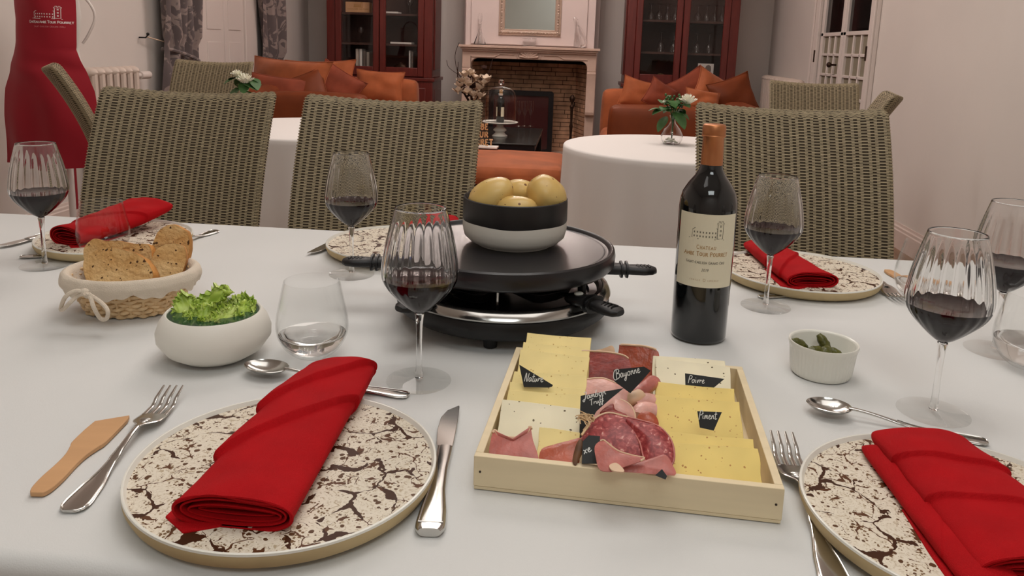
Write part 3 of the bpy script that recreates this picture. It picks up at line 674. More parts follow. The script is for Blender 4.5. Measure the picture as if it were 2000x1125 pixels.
for px, py, z, wd, lab in ((767, 27, shL[1], .15, 'thin white booklet lying on the upper right cabinet shelf'), (786, 83, shL[0], .22, 'white stack of leaflets lying on the middle right cabinet shelf')):
    p = aty(px, py, ys); o = MB().box(-wd/2, wd/2, -.06, .1, 0, .018).build('booklet', 'card', None, bevel=.002, loc=(p.x, ys-.02, z+.001)); tag(o, lab, 'booklet')
p = aty(801, 26, ys); o = goblet('carafe', 'slim clear carafe on the upper right shelf of the left cabinet', (p.x, ys, shL[1]+.001), 1.15, False, 'carafe')
p = aty(782, 128, ys); o = MB().ell((0, 0, .055), (.075, .05, .055), 14, nz=.3, seed=3).build('dark_bowl', 'iron', None, loc=(p.x, ys+.03, bx0+.004)); tag(o, 'dark rounded bowl in the bottom right of the left cabinet', 'bowl')
# contents of the right cabinet : hanging rows of glasses
gp = 'stemmed glasses in the right cabinet'
ORD = ['first', 'second', 'third', 'fourth', 'fifth', 'sixth', 'seventh', 'eighth']
first = None
def rowglasses(pxs, py, z, s, flip, labs, yy):
    global first
    for k, px in enumerate(pxs):
        lab = labs % ORD[k]
        p = aty(px, py, yy)
        if first is None: o = first = goblet('stemmed_glass', lab, (p.x, yy, z), s, flip, 'glass', gp)
        else:
            o = copy_tree(first); o.location = (p.x, yy, z); o['label'] = lab
        o.scale = (s, s, s)
rowglasses([1271, 1287, 1303, 1319, 1363, 1380, 1396, 1410], 36, shR[1]+.001, 1.0, True, 'upturned stemmed glass, %s from the left on the upper shelf of the right cabinet', ys+.02)
rowglasses([1290, 1315, 1360, 1384], 101, shR[0]+.001, 1.25, True, 'large upturned glass, %s from the left on the middle shelf of the right cabinet', ys+.02)
bx1 = lzR+.031
p = aty(1376, 148, ys); pc = thing('picture_card', 'white card with grey tower-like picture in the right cabinet', 'picture', (p.x, ys-.04, bx1), 0.12)
MB().box(-.08, .08, 0, .006, 0, .19).build('board', 'card', pc)
mb = MB(); mb.T = Matrix(((1, 0, 0, 0), (0, 0, 1, -.001), (0, 1, 0, 0), (0, 0, 0, 1))); mb.prism([(-.055, .0), (.035, .0), (.055, .13), (.05, .165), (.03, .178), (.005, .17), (-.01, .14)], -.0005, .0005); mb.build('picture', 'book2', pc)
p = aty(1290, 146, ys); o = MB().lathe([(0, 0), (.05, 0), (.062, .03), (.06, .05), (.02, .075), (0, .078)], 18).build('round_tin', 'wood_leg', None, loc=(p.x, ys, bx1)); tag(o, 'small brown round tin at the bottom of the right cabinet', 'tin')

# ------------------------------------------------------------------ right door (double, glazed) in the right wall
dy0, dy1 = 5.72, 6.90
dr = bpy.data.objects.new('door_1', None); COL.objects.link(dr); dr.location = (XR, dy0, 0); struct(dr)
LW = (dy1-dy0)
def bx2(y0, y1, z0, z1, x0=-.0, x1=.05): return (x0, x1, y0, y1, z0, z1)
mb = MB()   # casing
mb.box(-.03, .0, -.12, -.0, 0, 2.75).box(-.03, .0, LW, LW+.12, 0, 2.75).box(-.03, 0, -.12, LW+.12, 2.75, 2.87).box(-.045, -.03, -.12, -.09, 0, 2.75).box(-.045, -.03, LW+.09, LW+.12, 0, 2.75)
mb.build('casing', 'paint', dr, bevel=.005)
zr = atx(1680, 60, XR).z        # lower edge of the dark upper pane
rows = [zr-.24*k for k in range(0, 5)]
zr_ = [zr, atx(1690, 105, XR).z, atx(1690, 150, XR).z]
stp = (zr_[0]-zr_[2])/2
for leaf, (y0, y1) in enumerate(((.01, LW/2+.02), (LW/2+.025, LW-.01))):
    sw = .055 if leaf else .06
    mb = MB()
    mb.box(.0, .045, y0, y0+sw, 0.01, 2.73).box(.0, .045, y1-sw, y1, 0.01, 2.73).box(.0, .045, y0, y1, 0.01, .22).box(.0, .045, y0, y1, 2.63, 2.73).box(.0, .045, y0, y1, zr-.03, zr)
    nb = int((zr-.22)/stp)
    for k in range(1, nb+1): mb.box(.005, .04, y0+sw, y1-sw, zr-.015-stp*k-.011, zr-.015-stp*k+.011)
    iw = y1-y0-2*sw
    for k in (1, 2): mb.box(.005, .04, y0+sw+iw*k/3-.01, y0+sw+iw*k/3+.01, .22, zr-.03)
    lf = mb.build('leaf_frame', 'paint', dr, bevel=.004)
    MB().box(.02, .024, y0+sw, y1-sw, zr, 2.63).build('upper_pane', 'pane', dr)
    for k in range(nb+1):
        z1 = zr-.03-stp*k if k == 0 else zr-.026-stp*k; z0 = max(zr-.004-stp*(k+1), .22)
        for c in range(3):
            MB().box(.022, .026, y0+sw+iw*c/3+.0, y0+sw+iw*(c+1)/3, z0, z1).build('pane', 'panecurtain', dr)
yk = atx(1633, 127, XR).y-dy0; zk = atx(1633, 127, XR).z
mb = MB(); mb.tube([(0, yk, zk), (-.04, yk, zk)], .008, 8).ell((-.055, yk, zk), (.018, .03, .022), 12)
mb.build('door_knob', 'iron', dr, label='dark iron door knob')
zk2 = atx(1633, 146, XR).z
MB().tube([(0, yk, zk2), (-.02, yk, zk2), (-.022, yk-.05, zk2)], .004, 6).build('key', 'steel', dr)
struct(MB().box(XR+.1, XR+.12, dy0-.1, dy1+.1, 0, 2.8).build('wall_beyond_door', 'wood_dark'))
for y_, z_ in ((-.012, atx(1702, 105, XR).z), (LW+.012, atx(1598, 110, XR).z)):
    MB().tube([(-.034, y_, z_-.05), (-.034, y_, z_+.05)], .007, 8).build('hinge', 'iron', dr)

# ------------------------------------------------------------------ left window recess with closed shutters, curtains
wy0, wy1 = atx(388, 60, XL).y, atx(470, 60, XL).y
wn = bpy.data.objects.new('window_1', None); COL.objects.link(wn); wn.location = (XL, wy0, 0); struct(wn); LW = wy1-wy0
MB().box(0, .05, -.12, 0, 0.0, 2.7).box(0, .05, LW, LW+.25, 0.0, 2.7).box(0, .05, -.12, LW+.25, 2.7, 2.8).build('window_frame', 'paint', wn, bevel=.006)
for k in range(2):
    y0, y1 = LW*k/2+.004, LW*(k+1)/2-.004
    s_ = MB().box(0.004, .03, y0, y1, 0.02, 2.69).build('shutter', 'paint', wn, bevel=.004)
    MB().box(.03, .036, y0+.07, y1-.07, .2, 1.1).box(.03, .036, y0+.07, y1-.07, 1.2, 2.6).build('raised_panel', 'paint', s_, bevel=.005)
MB().tube([(.034, -.01+.02, atx(402, 40, XL).z-.03), (.034, .01, atx(402, 40, XL).z+.03)], .007, 8).build('hinge', 'paint', wn)
def curtain(y0, y1, ybot0, ybot1, ztie, label, nf=5):
    t = thing('curtain', label, 'curtain', (XL, (y0+y1)/2, 0), 0, 'damask window curtains')
    H_ = 2.75
    def fn(u, v):
        z = H_*(1-v)+.02*v
        k = max(0, min(1, (H_-z)/(H_-ztie))); k2 = k*k*(3-2*k)
        lo, hi = (y0, y1)
        c0, c1 = ybot0, ybot1
        if z > ztie: a, b = lerp(lo, c0, k2), lerp(hi, c1, k2)
        else:
            q = min(1, (ztie-z)/.35); b = c1+(.05)*q; a = c0-.03*q
        y = lerp(a, b, u)-(y0+y1)/2
        x = .12+.045*math.sin(u*PI*2*nf+.6*math.sin(v*5))+.02*math.sin(u*PI*4.4+v*6)
        if z < ztie+.1 and z > ztie-.1: x = lerp(x, .10, .4)
        return (x, y, z)
    MB().grid(fn, nf*16, 44, thick=.004).build('drape', 'damask', t, ang=80)
    return t
cz = atx(270, 73, XL).z
cyA = atx(285, 40, XL).y
ct = curtain(atx(283, 0, XL).y, atx(378, 0, XL).y, atx(293, 110, XL).y, atx(362, 110, XL).y, 1.02, 'grey-brown damask curtain tied back beside the radiator')
MB().tube([(.10+.06*math.cos(a), ((atx(293, 110, XL).y+atx(362, 110, XL).y)/2-ct.location.y)+.24*math.sin(a), 1.0-.05*math.sin(a)) for a in [2*PI*k/24 for k in range(24)]], .012, 8, closed=True).build('tieback', 'damask', ct)
curtain(atx(462, 0, XL).y, atx(532, 0, XL).y, atx(492, 120, XL).y, atx(532, 120, XL).y, .9, 'grey-brown damask curtain hanging behind the left sofa', 4)
p = atx(271, 73, XL); hk = thing('curtain_hook', 'small black tieback hook on the wall beside the near curtain', 'hook', (XL, p.y, p.z))
MB().tube([(0.003, 0, 0), (.05, 0, 0), (.06, .01, .02)], .005, 8).ell((.06, .01, .024), (.011, .011, .011), 10).build('hook', 'blackmetal', hk)
MB().tube([(.055, .01, .005), (.09, .2, -.03), (.1, .42, -.06)], .004, 6).build('cord', 'stand', hk)
# ------------------------------------------------------------------ radiators
def radiator(y0, y1, xw, s, ztop, label, gap=.06):
    t = thing('radiator', label, 'radiator', (xw, y0, 0)); n = max(3, int((y1-y0)/.07)); w_ = (y1-y0)/n
    for k in range(n):
        y = (k+.5)*w_; r_ = w_*.49; pts = []
        mb = MB()
        for dx in (.03, .09):
            mb.tube([(s*dx, y, .17), (s*dx, y, ztop-.03)], r_*.55, 8)
        mb.ell((s*.06, y, ztop-.03), (.055, r_, .032), 12).ell((s*.06, y, .16), (.055, r_, .032), 12)
        mb.build('column', 'radiator', t)
    MB().tube([(s*.06, .02, ztop-.04), (s*.06, y1-y0-.02, ztop-.04)], .016, 8).tube([(s*.06, .02, .16), (s*.06, y1-y0-.02, .16)], .016, 8).build('header_pipe', 'radiator', t)
    for y in (.1, y1-y0-.1): MB().tube([(s*.06, y, .14), (s*.06, y, 0)], .012, 8).build('foot', 'radiator', t)
    return t
ra, rb = atx(172, 130, XL+.1), atx(268, 133, XL+.1)
rad = radiator(ra.y, rb.y, XL+.02, 1, rb.z+.015, 'cream column radiator on the left wall behind the apron')
MB().tube([(.06, rb.y-ra.y-.01, rb.z-.05), (.06, rb.y-ra.y+.06, rb.z-.05)], .016, 10).tube([(.06, rb.y-ra.y+.06, rb.z-.05), (.06, rb.y-ra.y+.17, rb.z-.05)], .026, 14).build('valve', 'paint', rad)
rc = atx(1500, 150, XR-.1)
radiator(7.1, 8.35, XR-.02, -1, atx(1515, 149, XR-.08).z, 'pale radiator on the right wall behind the far wicker chair')

# ================================================================== LOUNGE
def soft(mb, x0, x1, y0, y1, z0, z1, r=.05, puff=.02, n=10):
    # rounded, slightly puffed block
    c = Vector(((x0+x1)/2, (y0+y1)/2, (z0+z1)/2)); h = Vector(((x1-x0)/2, (y1-y0)/2, (z1-z0)/2))
    vs = []; fs = []
    def pt(p):
        q = Vector([max(-h[i]+r, min(h[i]-r, p[i])) for i in range(3)]); d = Vector(p)-q
        if d.length > 1e-9: d = d.normalized()*r
        q = q+d
        e = [1-(q[i]/h[i])**2 for i in range(3)]
        q += Vector((math.copysign(puff, q.x)*e[1]*e[2]*(abs(q.x)/h.x)**4, math.copysign(puff, q.y)*e[0]*e[2]*(abs(q.y)/h.y)**4, math.copysign(puff, q.z)*e[0]*e[1]*(abs(q.z)/h.z)**4))
        return c+q
    for ax in range(3):
        for s in (-1, 1):
            o = len(vs); a, b = (ax+1) % 3, (ax+2) % 3
            for i in range(n+1):
                for j in range(n+1):
                    p = [0, 0, 0]; p[ax] = s*h[ax]
                    ti, tj = i/n*2-1, j/n*2-1
                    g = lambda t, hh: math.copysign(1, t)*(hh-r*(1-abs(t))/.35 if abs(t) > .65 else (hh-r)*abs(t)/.65)
                    p[a] = g(ti, h[a]); p[b] = g(tj, h[b]); vs.append(pt(p))
            for i in range(n):
                for j in range(n):
                    q = (o+i*(n+1)+j, o+(i+1)*(n+1)+j, o+(i+1)*(n+1)+j+1, o+i*(n+1)+j+1); fs.append(q if s > 0 else q[::-1])
    return mb.add(vs, fs)
def pillow(w, h, t, wr=0.0, seed=0):
    mb = MB(); n = 14
    for s in (1, -1):
        def fn(u, v):
            a, b = u*2-1, v*2-1
            x = a*w/2*(1-.10*(1-b*b)**1.0*abs(a)**3*1.0); z = b*h/2*(1-.10*(1-a*a)*abs(b)**3)
            k = max(0, (1-abs(a)**2.6)*(1-abs(b)**2.6))**.55
            y = s*t/2*k*(1+.25*mnoise.noise(Vector((a*1.8+seed, b*1.8, s))))
            return (x, y, z) if s > 0 else (x, y, z)
        g = MB(); g.grid(fn, n, n); f = [q[::-1] if s < 0 else q for q in g.f] ; mb.add(g.v, f)
    return mb
def place_pillow(mt, w, h, t, loc, rot, label, group, seed=0):
    o = pillow(w, h, t, seed=seed).build('cushion', mt, None, ang=75, loc=loc); 
    o.rotation_euler = rot; tag(o, label, 'cushion', group); 
    # piping seam
    P = []
    for k in range(60):
        q = k/60*4; s_, f_ = int(q), q-int(q)
        a, b = [(-1+2*f_, -1), (1, -1+2*f_), (1-2*f_, 1), (-1, 1-2*f_)][s_]
        P.append((a*w/2*(1-.10*(1-b*b)*abs(a)**3), 0, b*h/2*(1-.10*(1-a*a)*abs(b)**3)))
    MB().tube(P, .005, 6, closed=True).build('piping', mt, o); return o
def sofa(x0, x1, y0, y1, zt, backx, label):   # seat opens toward the side opposite to the back
    t = thing('sofa', label, 'sofa', ((x0+x1)/2, (y0+y1)/2, 0)); cx, cy = (x0+x1)/2, (y0+y1)/2
    x0 -= cx; x1 -= cx; y0 -= cy; y1 -= cy; s = backx
    bx0, bx1 = (x1-.24, x1) if s > 0 else (x0, x0+.24)
    ix0, ix1 = (x0, x1-.245) if s > 0 else (x0+.245, x1)
    soft(MB(), x0, x1, y0+.005, y1-.005, .08, .30, .03, 0).build('base', 'leather3', t)
    soft(MB(), ix0, ix1, y0, y0+.2, .08, zt, .05, .012).build('armrest', 'leather3', t)  # near arm: darker copy of the cognac, shading put into the colour
    soft(MB(), ix0, ix1, y1-.2, y1, .08, zt+.03, .06, .012).build('armrest', 'leather', t)
    soft(MB(), bx0, bx1, y0, y1, .08, zt+.02, .07, .015).build('back', 'leather3', t)
    ym = 0
    for a, b in ((y0+.205, -.004), (.004, y1-.205)): soft(MB(), ix0, ix1, a, b, .305, .47, .05, .02).build('seat_cushion', 'leather', t)
    for xx in (x0+.08, x1-.08):
        for yy in (y0+.08, y1-.08): MB().lathe([(.02, 0), (.028, .085)], 12, cx=xx, cy=yy).build('foot', 'wood_leg', t)
    return t
sofaL = sofa(-2.42, -1.46, 5.3, 7.3, .775, -1, 'cognac sofa left of the fireplace with many orange cushions')
sofaR = sofa(.24, 1.30, 5.4, 7.2, .765, 1, 'cognac sofa right of the fireplace below the glass cabinet')
g1, g2 = 'velvet cushions on the left sofa', 'velvet cushions on the right sofa'
# big back cushions of the left sofa (lie against the back, seen end on) and scatter cushions
P_ = PI
def pc_(px, py, Y): return aty(px, py, Y)
place_pillow('leather', .85, .44, .18, pc_(560, 168, 6.0), (-.3, .02, -.45), 'large light orange back cushion at the left end of the left sofa', g1, 1)
place_pillow('leather', .70, .42, .18, pc_(622, 162, 6.9), (-.25, -.04, -.15), 'large light orange back cushion behind the pointed rust cushion', g1, 2)
place_pillow('leather2', .46, .34, .13, pc_(540, 190, 5.72), (-.35, .10, .1), 'dark rust cushion leaning low at the near left of the left sofa', g1, 3)
place_pillow('leather3', .42, .36, .13, pc_(590, 190, 5.80), (-.3, -.35, .15), 'brown cushion with upturned corner on the left sofa', g1, 4)
place_pillow('leather2', .40, .36, .13, pc_(655, 175, 6.35), (-.25, .50, .0), 'rust cushion standing on its corner in the middle of the left sofa', g1, 5)
place_pillow('leather', .44, .30, .15, pc_(741, 171, 6.85), (-.2, .03, -.04), 'bright orange cushion against the far arm of the left sofa', g1, 6)
place_pillow('leather', .30, .26, .12, pc_(1246, 184, 6.85), (-.22, .25, .08), 'bright orange cushion against the far arm of the right sofa', g2, 7)
place_pillow('leather2', .26, .24, .11, pc_(1290, 188, 6.65), (-.3, .5, .1), 'small rust cushion behind the white flowers on the right sofa', g2, 8)
place_pillow('leather2', .34, .30, .13, pc_(1352, 176, 6.80), (-.25, -.55, .2), 'tilted rust cushion with its corner up on the right sofa', g2, 9)
place_pillow('leather', .40, .28, .14, pc_(1398, 182, 6.30), (-.3, .45, .35), 'light orange crumpled cushion leaning on the back of the right sofa', g2, 10)
place_pillow('leather3', .36, .30, .14, pc_(1432, 190, 5.95), (-.25, -.30, .4), 'brown cushion nearest the camera on the right sofa', g2, 11)
place_pillow('leather', .26, .16, .10, pc_(1372, 197, 5.75), (-.4, .15, .2), 'small orange cushion peeping over the wicker chair on the right sofa', g2, 12)
# ottoman
ot = thing('ottoman', 'cognac leather ottoman behind the potatoes holding wooden letters', 'ottoman', (-.58, 4.98, 0))
soft(MB(), -.52, .52, -.30, .47, .30, .43, .05, .015).build('cushion_top', 'leather', ot); soft(MB(), -.50, .50, -.28, .45, .06, .295, .03, 0).build('base', 'leather3', ot)
for xx in (-.42, .42):
    for yy in (-.22, .37): MB().lathe([(.02, 0), (.026, .07)], 10, cx=xx, cy=yy).build('foot', 'wood_leg', ot)
# wooden letters on a board
sg = thing('letter_sign', 'cut-out wooden letters standing on a small white board on the ottoman', 'sign', (-.65, 5.36, .4465), -.03)
MB().box(-.11, .13, -.05, .05, 0, .012).build('board', 'card', sg, bevel=.002)
fnl = None
for row, (wd, z) in enumerate((('POURRET', .012), ('TOUR', .066), ('AMBE', .120))):
    hh = .048; k = .8
    tot = sum((UP[c][1]+.16)*hh*.8 for c in wd); x = (.10 if row == 0 else .065)-tot
    for c in wd:
        strokes, adv = UP[c]; mb = MB()
        for st_ in strokes:
            mb.tube([(x+px*hh*.8, 0, z+.006+py*(hh-.010)) for px, py in st_], .0055, 6, flat=1)
        mb.build('letter', 'olive', sg); x += (adv+.16)*hh*.8
# coffee table
cx0, cx1 = -1.15, -.27
ctb = thing('coffee_table', 'low black coffee table with glass top before the fireplace', 'table', ((cx0+cx1)/2, 6.22, 0)); hw = (cx1-cx0)/2
MB().box(-hw, hw, -.58, .58, .435, .447).build('glass_top', 'smoke', ctb, bevel=.003)
MB().box(-hw+.01, hw-.01, -.57, -.53, .39, .4345).box(-hw+.01, hw-.01, .53, .57, .39, .4345).box(-hw+.01, -hw+.05, -.53, .53, .39, .4345).box(hw-.05, hw-.01, -.53, .53, .39, .4345).build('frame', 'blackmetal', ctb, bevel=.002)
MB().box(-hw+.05, hw-.05, -.53, .53, .12, .135).build('shelf', 'blackmetal', ctb, bevel=.002)
for xx in (-hw+.03, hw-.03):
    for yy in (-.55, .55): MB().box(xx-.02, xx+.02, yy-.02, yy+.02, 0, .39).build('leg', 'blackmetal', ctb, bevel=.002)
p = onz(976, 266, .447); csx, csy = p.x, p.y
zpl = .447+.115; 
cs = thing('cake_stand', 'white footed cake stand on the black coffee table', 'cake stand', (csx, csy, .4475)); rr = (aty(1012, 240, csy).x-aty(942, 240, csy).x)/2
MB().lathe([(0, 0), (.06, 0), (.062, .006), (.05, .014), (.034, .03), (.052, .046), (.05, .055), (.028, .075), (.026, .09), (.05, .10), (rr-.01, .104), (rr, .112), (rr-.003, .116), (rr-.01, .112), (0, .11)], 40).build('stand', 'white_ceramic', cs)
rd = rr*.86; hd = Zat(976, 168, csy)-zpl
dm = thing('glass_dome', 'clear glass bell dome with knob covering a bottle on the cake stand', 'dome', (csx, csy, .4475+.1125))
prof = [(rd, 0), (rd, hd*.5), (rd*.99, hd*.68), (rd*.9, hd*.84), (rd*.68, hd*.94), (rd*.35, hd*.985), (.012, hd)]
MB().lathe(prof+[(.012, hd-.003)]+[(max(r-.003, 0.002), z-.003 if z > 0 else 0) for r, z in prof[:-1][::-1]], 48).build('bell', 'thin', dm, ang=70)
MB().lathe([(.008, hd-.001), (.008, hd+.012), (.020, hd+.02), (.023, hd+.034), (.016, hd+.048), (0, hd+.053)], 20).build('knob', 'glass', dm)
b2 = thing('wine_bottle', 'dark wine bottle with pale labels standing under the glass dome', 'bottle', (csx, csy, .4475+.1125))
bs = .86
MB().lathe([(0, 0), (.034*bs, 0), (.037*bs, .006), (.037*bs, .17*bs), (.034*bs, .195*bs), (.018*bs, .225*bs), (.0145*bs, .245*bs), (.0145*bs, .29*bs), (0, .292*bs)], 32).build('body', 'bottle', b2)
def arcpatch(r, z0, z1, a0, a1, n=12, t=.0004):
    def fn(u, v): a = lerp(a0, a1, u); return (r*math.cos(a), r*math.sin(a), lerp(z0, z1, v))
    return MB().grid(fn, n, 1, thick=-t)
for a0, a1 in ((-1.35, -.45), (-2.9, -2.35)): arcpatch(.0375*bs, .05*bs, .135*bs, a0, a1).build('label', 'paper', b2)
MB().lathe([(.0155*bs, .235*bs), (.0155*bs, .293*bs), (0, .294*bs)], 20).build('capsule', 'ink_gold', b2)
fl = None
for k, (px, lab) in enumerate(((1013, 'empty champagne flute nearest the glass dome on the coffee table'), (1024, 'middle champagne flute on the coffee table'), (1036, 'rightmost champagne flute on the coffee table'))):
    p = onz(px, 247, .4475)
    if fl is None:
        fl = thing('champagne_flute', lab, 'glass', p, 0, 'champagne flutes on the coffee table')
        pr_ = [(.03, 0), (.03, .002), (.004, .01), (.0035, .09), (.012, .11), (.022, .15), (.023, .2), (.021, .225)]
        MB().lathe(pr_+[(max(r-.0012, .0006), z) for r, z in pr_[::-1]], 16).build('glass', 'thin', fl, ang=70)
    else: dup(fl, p, lab)
# magnolia branches in a vase at the left of the hearth
p = aty(922, 150, 7.45); vz = thing('floor_vase', 'tall stoneware floor vase holding magnolia branches left of the hearth', 'vase', (p.x, 7.45, 0))
MB().lathe([(0, 0), (.09, 0), (.12, .1), (.13, .3), (.10, .45), (.065, .52), (.075, .56), (.068, .56), (.058, .52), (.09, .45), (.0, .4)], 28).build('body', 'clay', vz)
mg = thing('magnolia_branches', 'dried magnolia branches with cream blossoms in the floor vase', 'flowers', (p.x, 7.45, .54))
random.seed(11); mb = MB(); tips = []
for k in range(11):
    a = random.uniform(-1, 1); top = Vector((a*.18, random.uniform(-.12, .12), random.uniform(.25, .52)))
    pts = catmull([(0, 0, -.1), (a*.03, 0, .05), top*.6+Vector((random.uniform(-.05, .05), 0, 0)), top], 5); mb.tube(pts, [.006]*8+[.003]*(len(pts)-8), 5); tips.append(top)
mb.tube(catmull([(-.05, 0, .2), (-.14, 0, .35), (-.17, .02, .5), (-.13, 0, .62)], 6), .003, 5); mb.tube(catmull([(-.1, 0, .3), (-.22, 0, .38), (-.25, .02, .45)], 6), .0025, 5)
for k in range(16):
    t_ = random.choice(tips)*random.uniform(.5, 1); mb.ell(t_+Vector((random.uniform(-.05, .05), random.uniform(-.04, .04), random.uniform(-.03, .03))), (.03, .012, .02), 6, nz=.8, seed=k)
stuff(mb.build('branches', 'twig', mg))
def blossom(c, s, mt='cream_petal', n=6, parent=None, seed=0):
    mb = MB(); r = random.Random(seed)
    for k in range(n):
        a = 2*PI*k/n+r.random()*.5; tilt = r.uniform(.4, 1.1)
        def fn(u, v):
            q = (u-.5)*2; w_ = math.sin(min(v*1.05, 1)*PI)**.7*.45+.02
            x = q*w_*s*.8; y = v*s*math.cos(tilt)*(1)+0; z = v*s*math.sin(tilt)-(q*q)*-.10*s
            return (c[0]+x*math.cos(a)-y*math.sin(a), c[1]+x*math.sin(a)+y*math.cos(a), c[2]+z)
        mb.grid(fn, 4, 5)
    mb.ell(c, (s*.15,)*3, 6); return mb.build('blossom', mt, parent, ang=80)
for k, (px, py) in enumerate(((908, 147), (918, 143), (898, 167), (912, 180), (944, 162), (936, 172), (925, 186), (903, 158), (950, 155), (930, 152), (915, 165), (938, 188), (895, 178))):
    q = aty(px, py, 7.38); blossom(Vector((q.x-p.x, -.07, q.z-.54-.02)), .075, parent=mg, seed=k)

# ================================================================== WICKER CHAIRS
def wicker_back():
    z0, z1, t2 = .36, 1.0, .018
    yc = lambda z: .203+.0*z+.207*max(0, (z-.36)/.64)**2.1
    wd = lambda z: lerp(.45, .468, max(0, min(1, (z-.4)/.6)))
    waves = 54; per = 8; N = waves*per; pitch = .0034; A = .0016
    def loop(z, sc, n):
        w = wd(z); L = w-2*t2; Pm = 2*L+2*PI*t2; out = []
        for i in range(n):
            d = i/n*Pm
            if d < L: x, y, nx, ny = -L/2+d, -t2, 0, -1
            elif d < L+PI*t2: a = (d-L)/t2-PI/2; x, y, nx, ny = L/2+t2*math.cos(a), t2*math.sin(a), math.cos(a), math.sin(a)
            elif d < 2*L+PI*t2: x, y, nx, ny = L/2-(d-L-PI*t2), t2, 0, 1
            else: a = (d-2*L-PI*t2)/t2+PI/2; x, y, nx, ny = -L/2+t2*math.cos(a), t2*math.sin(a), math.cos(a), math.sin(a)
            out.append((x, y, nx, ny))
        return out
    def place(x, y, z):
        k = x/.235; bow = .035*(1-k*k)
        dz = -.014*(1-k*k)*max(0, min(1, (z-.6)/.4))
        return (x, yc(z)+y+bow, z+dz)
    mb = MB(); vs = []; fs = []; rows = []
    z = z0
    while z < z1-t2: rows.append((z, 1.0)); z += pitch
    k = 1
    th = 0
    while th < PI/2-.12: rows.append((z1-t2+t2*math.sin(th), math.cos(th))); th += pitch/t2
    core = []
    for ri, (z, sc) in enumerate(rows):
        lp = loop(min(z, z1), sc, N); o = len(vs); zt = z
        for i, (x, y, nx, ny) in enumerate(lp):
            off = (A if ri % 2 else -A)*math.sin(2*PI*i/per/2)+.0005*math.sin(2*PI*i/per/2)
            x2 = x-nx*t2*(1-sc)+nx*off; y2 = y-ny*t2*(1-sc)+ny*off
            scal = .0012*math.cos(2*PI*i/per/2*2)*(1 if sc < 1 else 0)
            for s_ in (-1, 1):
                dz = s_*.00118*(1 if sc > .6 else sc)
                vs.append(place(x2, y2, z+dz+scal))
        for i in range(N):
            j = (i+1) % N; fs.append((o+2*i, o+2*j, o+2*j+1, o+2*i+1))
    mb.add(vs, fs)
    me = mb.mesh('woven_strands', 'wicker', ang=180)
    mc = MB(); cv = []; n = 120; zs = [z0+(z1-t2-z0)*q/44 for q in range(45)]+[z1-t2+t2*math.sin(a) for a in (.4, .8, 1.2, 1.5)]
    scs = [1]*45+[math.cos(a) for a in (.4, .8, 1.2, 1.5)]
    for z, sc in zip(zs, scs):
        for (x, y, nx, ny) in loop(z, 1, n): cv.append(place(x-nx*(t2*(1-sc)+.0008*(1 if sc > .2 else .3)), y-ny*(t2*(1-sc)+.0008*(1 if sc > .2 else .3)), z-.002))
    cf = [(k*n+i, k*n+(i+1) % n, (k+1)*n+(i+1) % n, (k+1)*n+i) for k in range(len(zs)-1) for i in range(n)]+[tuple(reversed(range(n))), tuple((len(zs)-1)*n+i for i in range(n))]
    mc.add(cv, cf)
    return me, mc
def make_chair(label, loc, rz):
    t = thing('wicker_chair', label, 'chair', loc, rz)
    me, core = wicker_back()
    b = core.build('backrest', 'wicker_gap_shade', t); s_ = link_mesh('woven_strands', me, b); s_['kind'] = 'stuff'
    soft(MB(), -.225, .225, -.235, .20, .40, .46, .025, .004).build('seat', 'wicker', t)
    # woven apron of the seat: horizontal strands as raised hoops
    mb = MB()
    for k in range(16):
        z = .295+k*.0072; mb.tube([(x, y, z) for x, y in rrect(.222, .222, .03, 4)], .0036, 5, closed=True)
    mb.T = None; q = mb.build('seat_apron', 'wicker', t); q.location.y = -.012
    for sx in (-1, 1):
        MB().tube([(sx*.195, -.2, 0), (sx*.195, -.2, .40)], [.016, .021], 10).build('leg', 'wood_leg', t)
        MB().tube([(sx*.195, .21, 0), (sx*.19, .18, .40)], [.016, .021], 10).build('leg', 'wood_leg', t)
    return t
def topx(px, py, Y): return aty(px, py, Y)
c2 = make_chair('woven wicker chair at the far side of the table behind the potato bowl', (aty(768, 196, 2.0).x, 1.60, 0), 0)
c2.scale = (1, 1, 1.01)
c1_ = dup(c2, (aty(372, 180, 2.0).x+.015, 1.615, 0), 'woven wicker chair behind the bread basket and left red napkin', 0.07)
c3_ = dup(c2, (aty(1532, 206, 1.97).x, 1.55, 0), 'woven wicker chair behind the wine bottle, rightmost at the long table', -0.03); c3_.scale = (.97, 1, 1.03)
p = aty(418, 120, 4.45); dup(c2, (p.x, 4.08, 0), 'distant wicker chair with ribbed back behind the left white flowers', 0.03)
p = aty(1575, 153, 4.45); dup(c2, (p.x, 4.07, 0), 'distant wicker chair with ribbed back in front of the right radiator', -0.12)
p = aty(140, 125, 3.2); dup(c2, (-1.86, 3.40, 0), 'wicker chair seen from its edge beside the red apron', 2.15)
p = aty(1690, 185, 3.05); dup(c2, (.90, 3.48, 0), 'wicker chair turned away at the right end of the round table', -1.85)

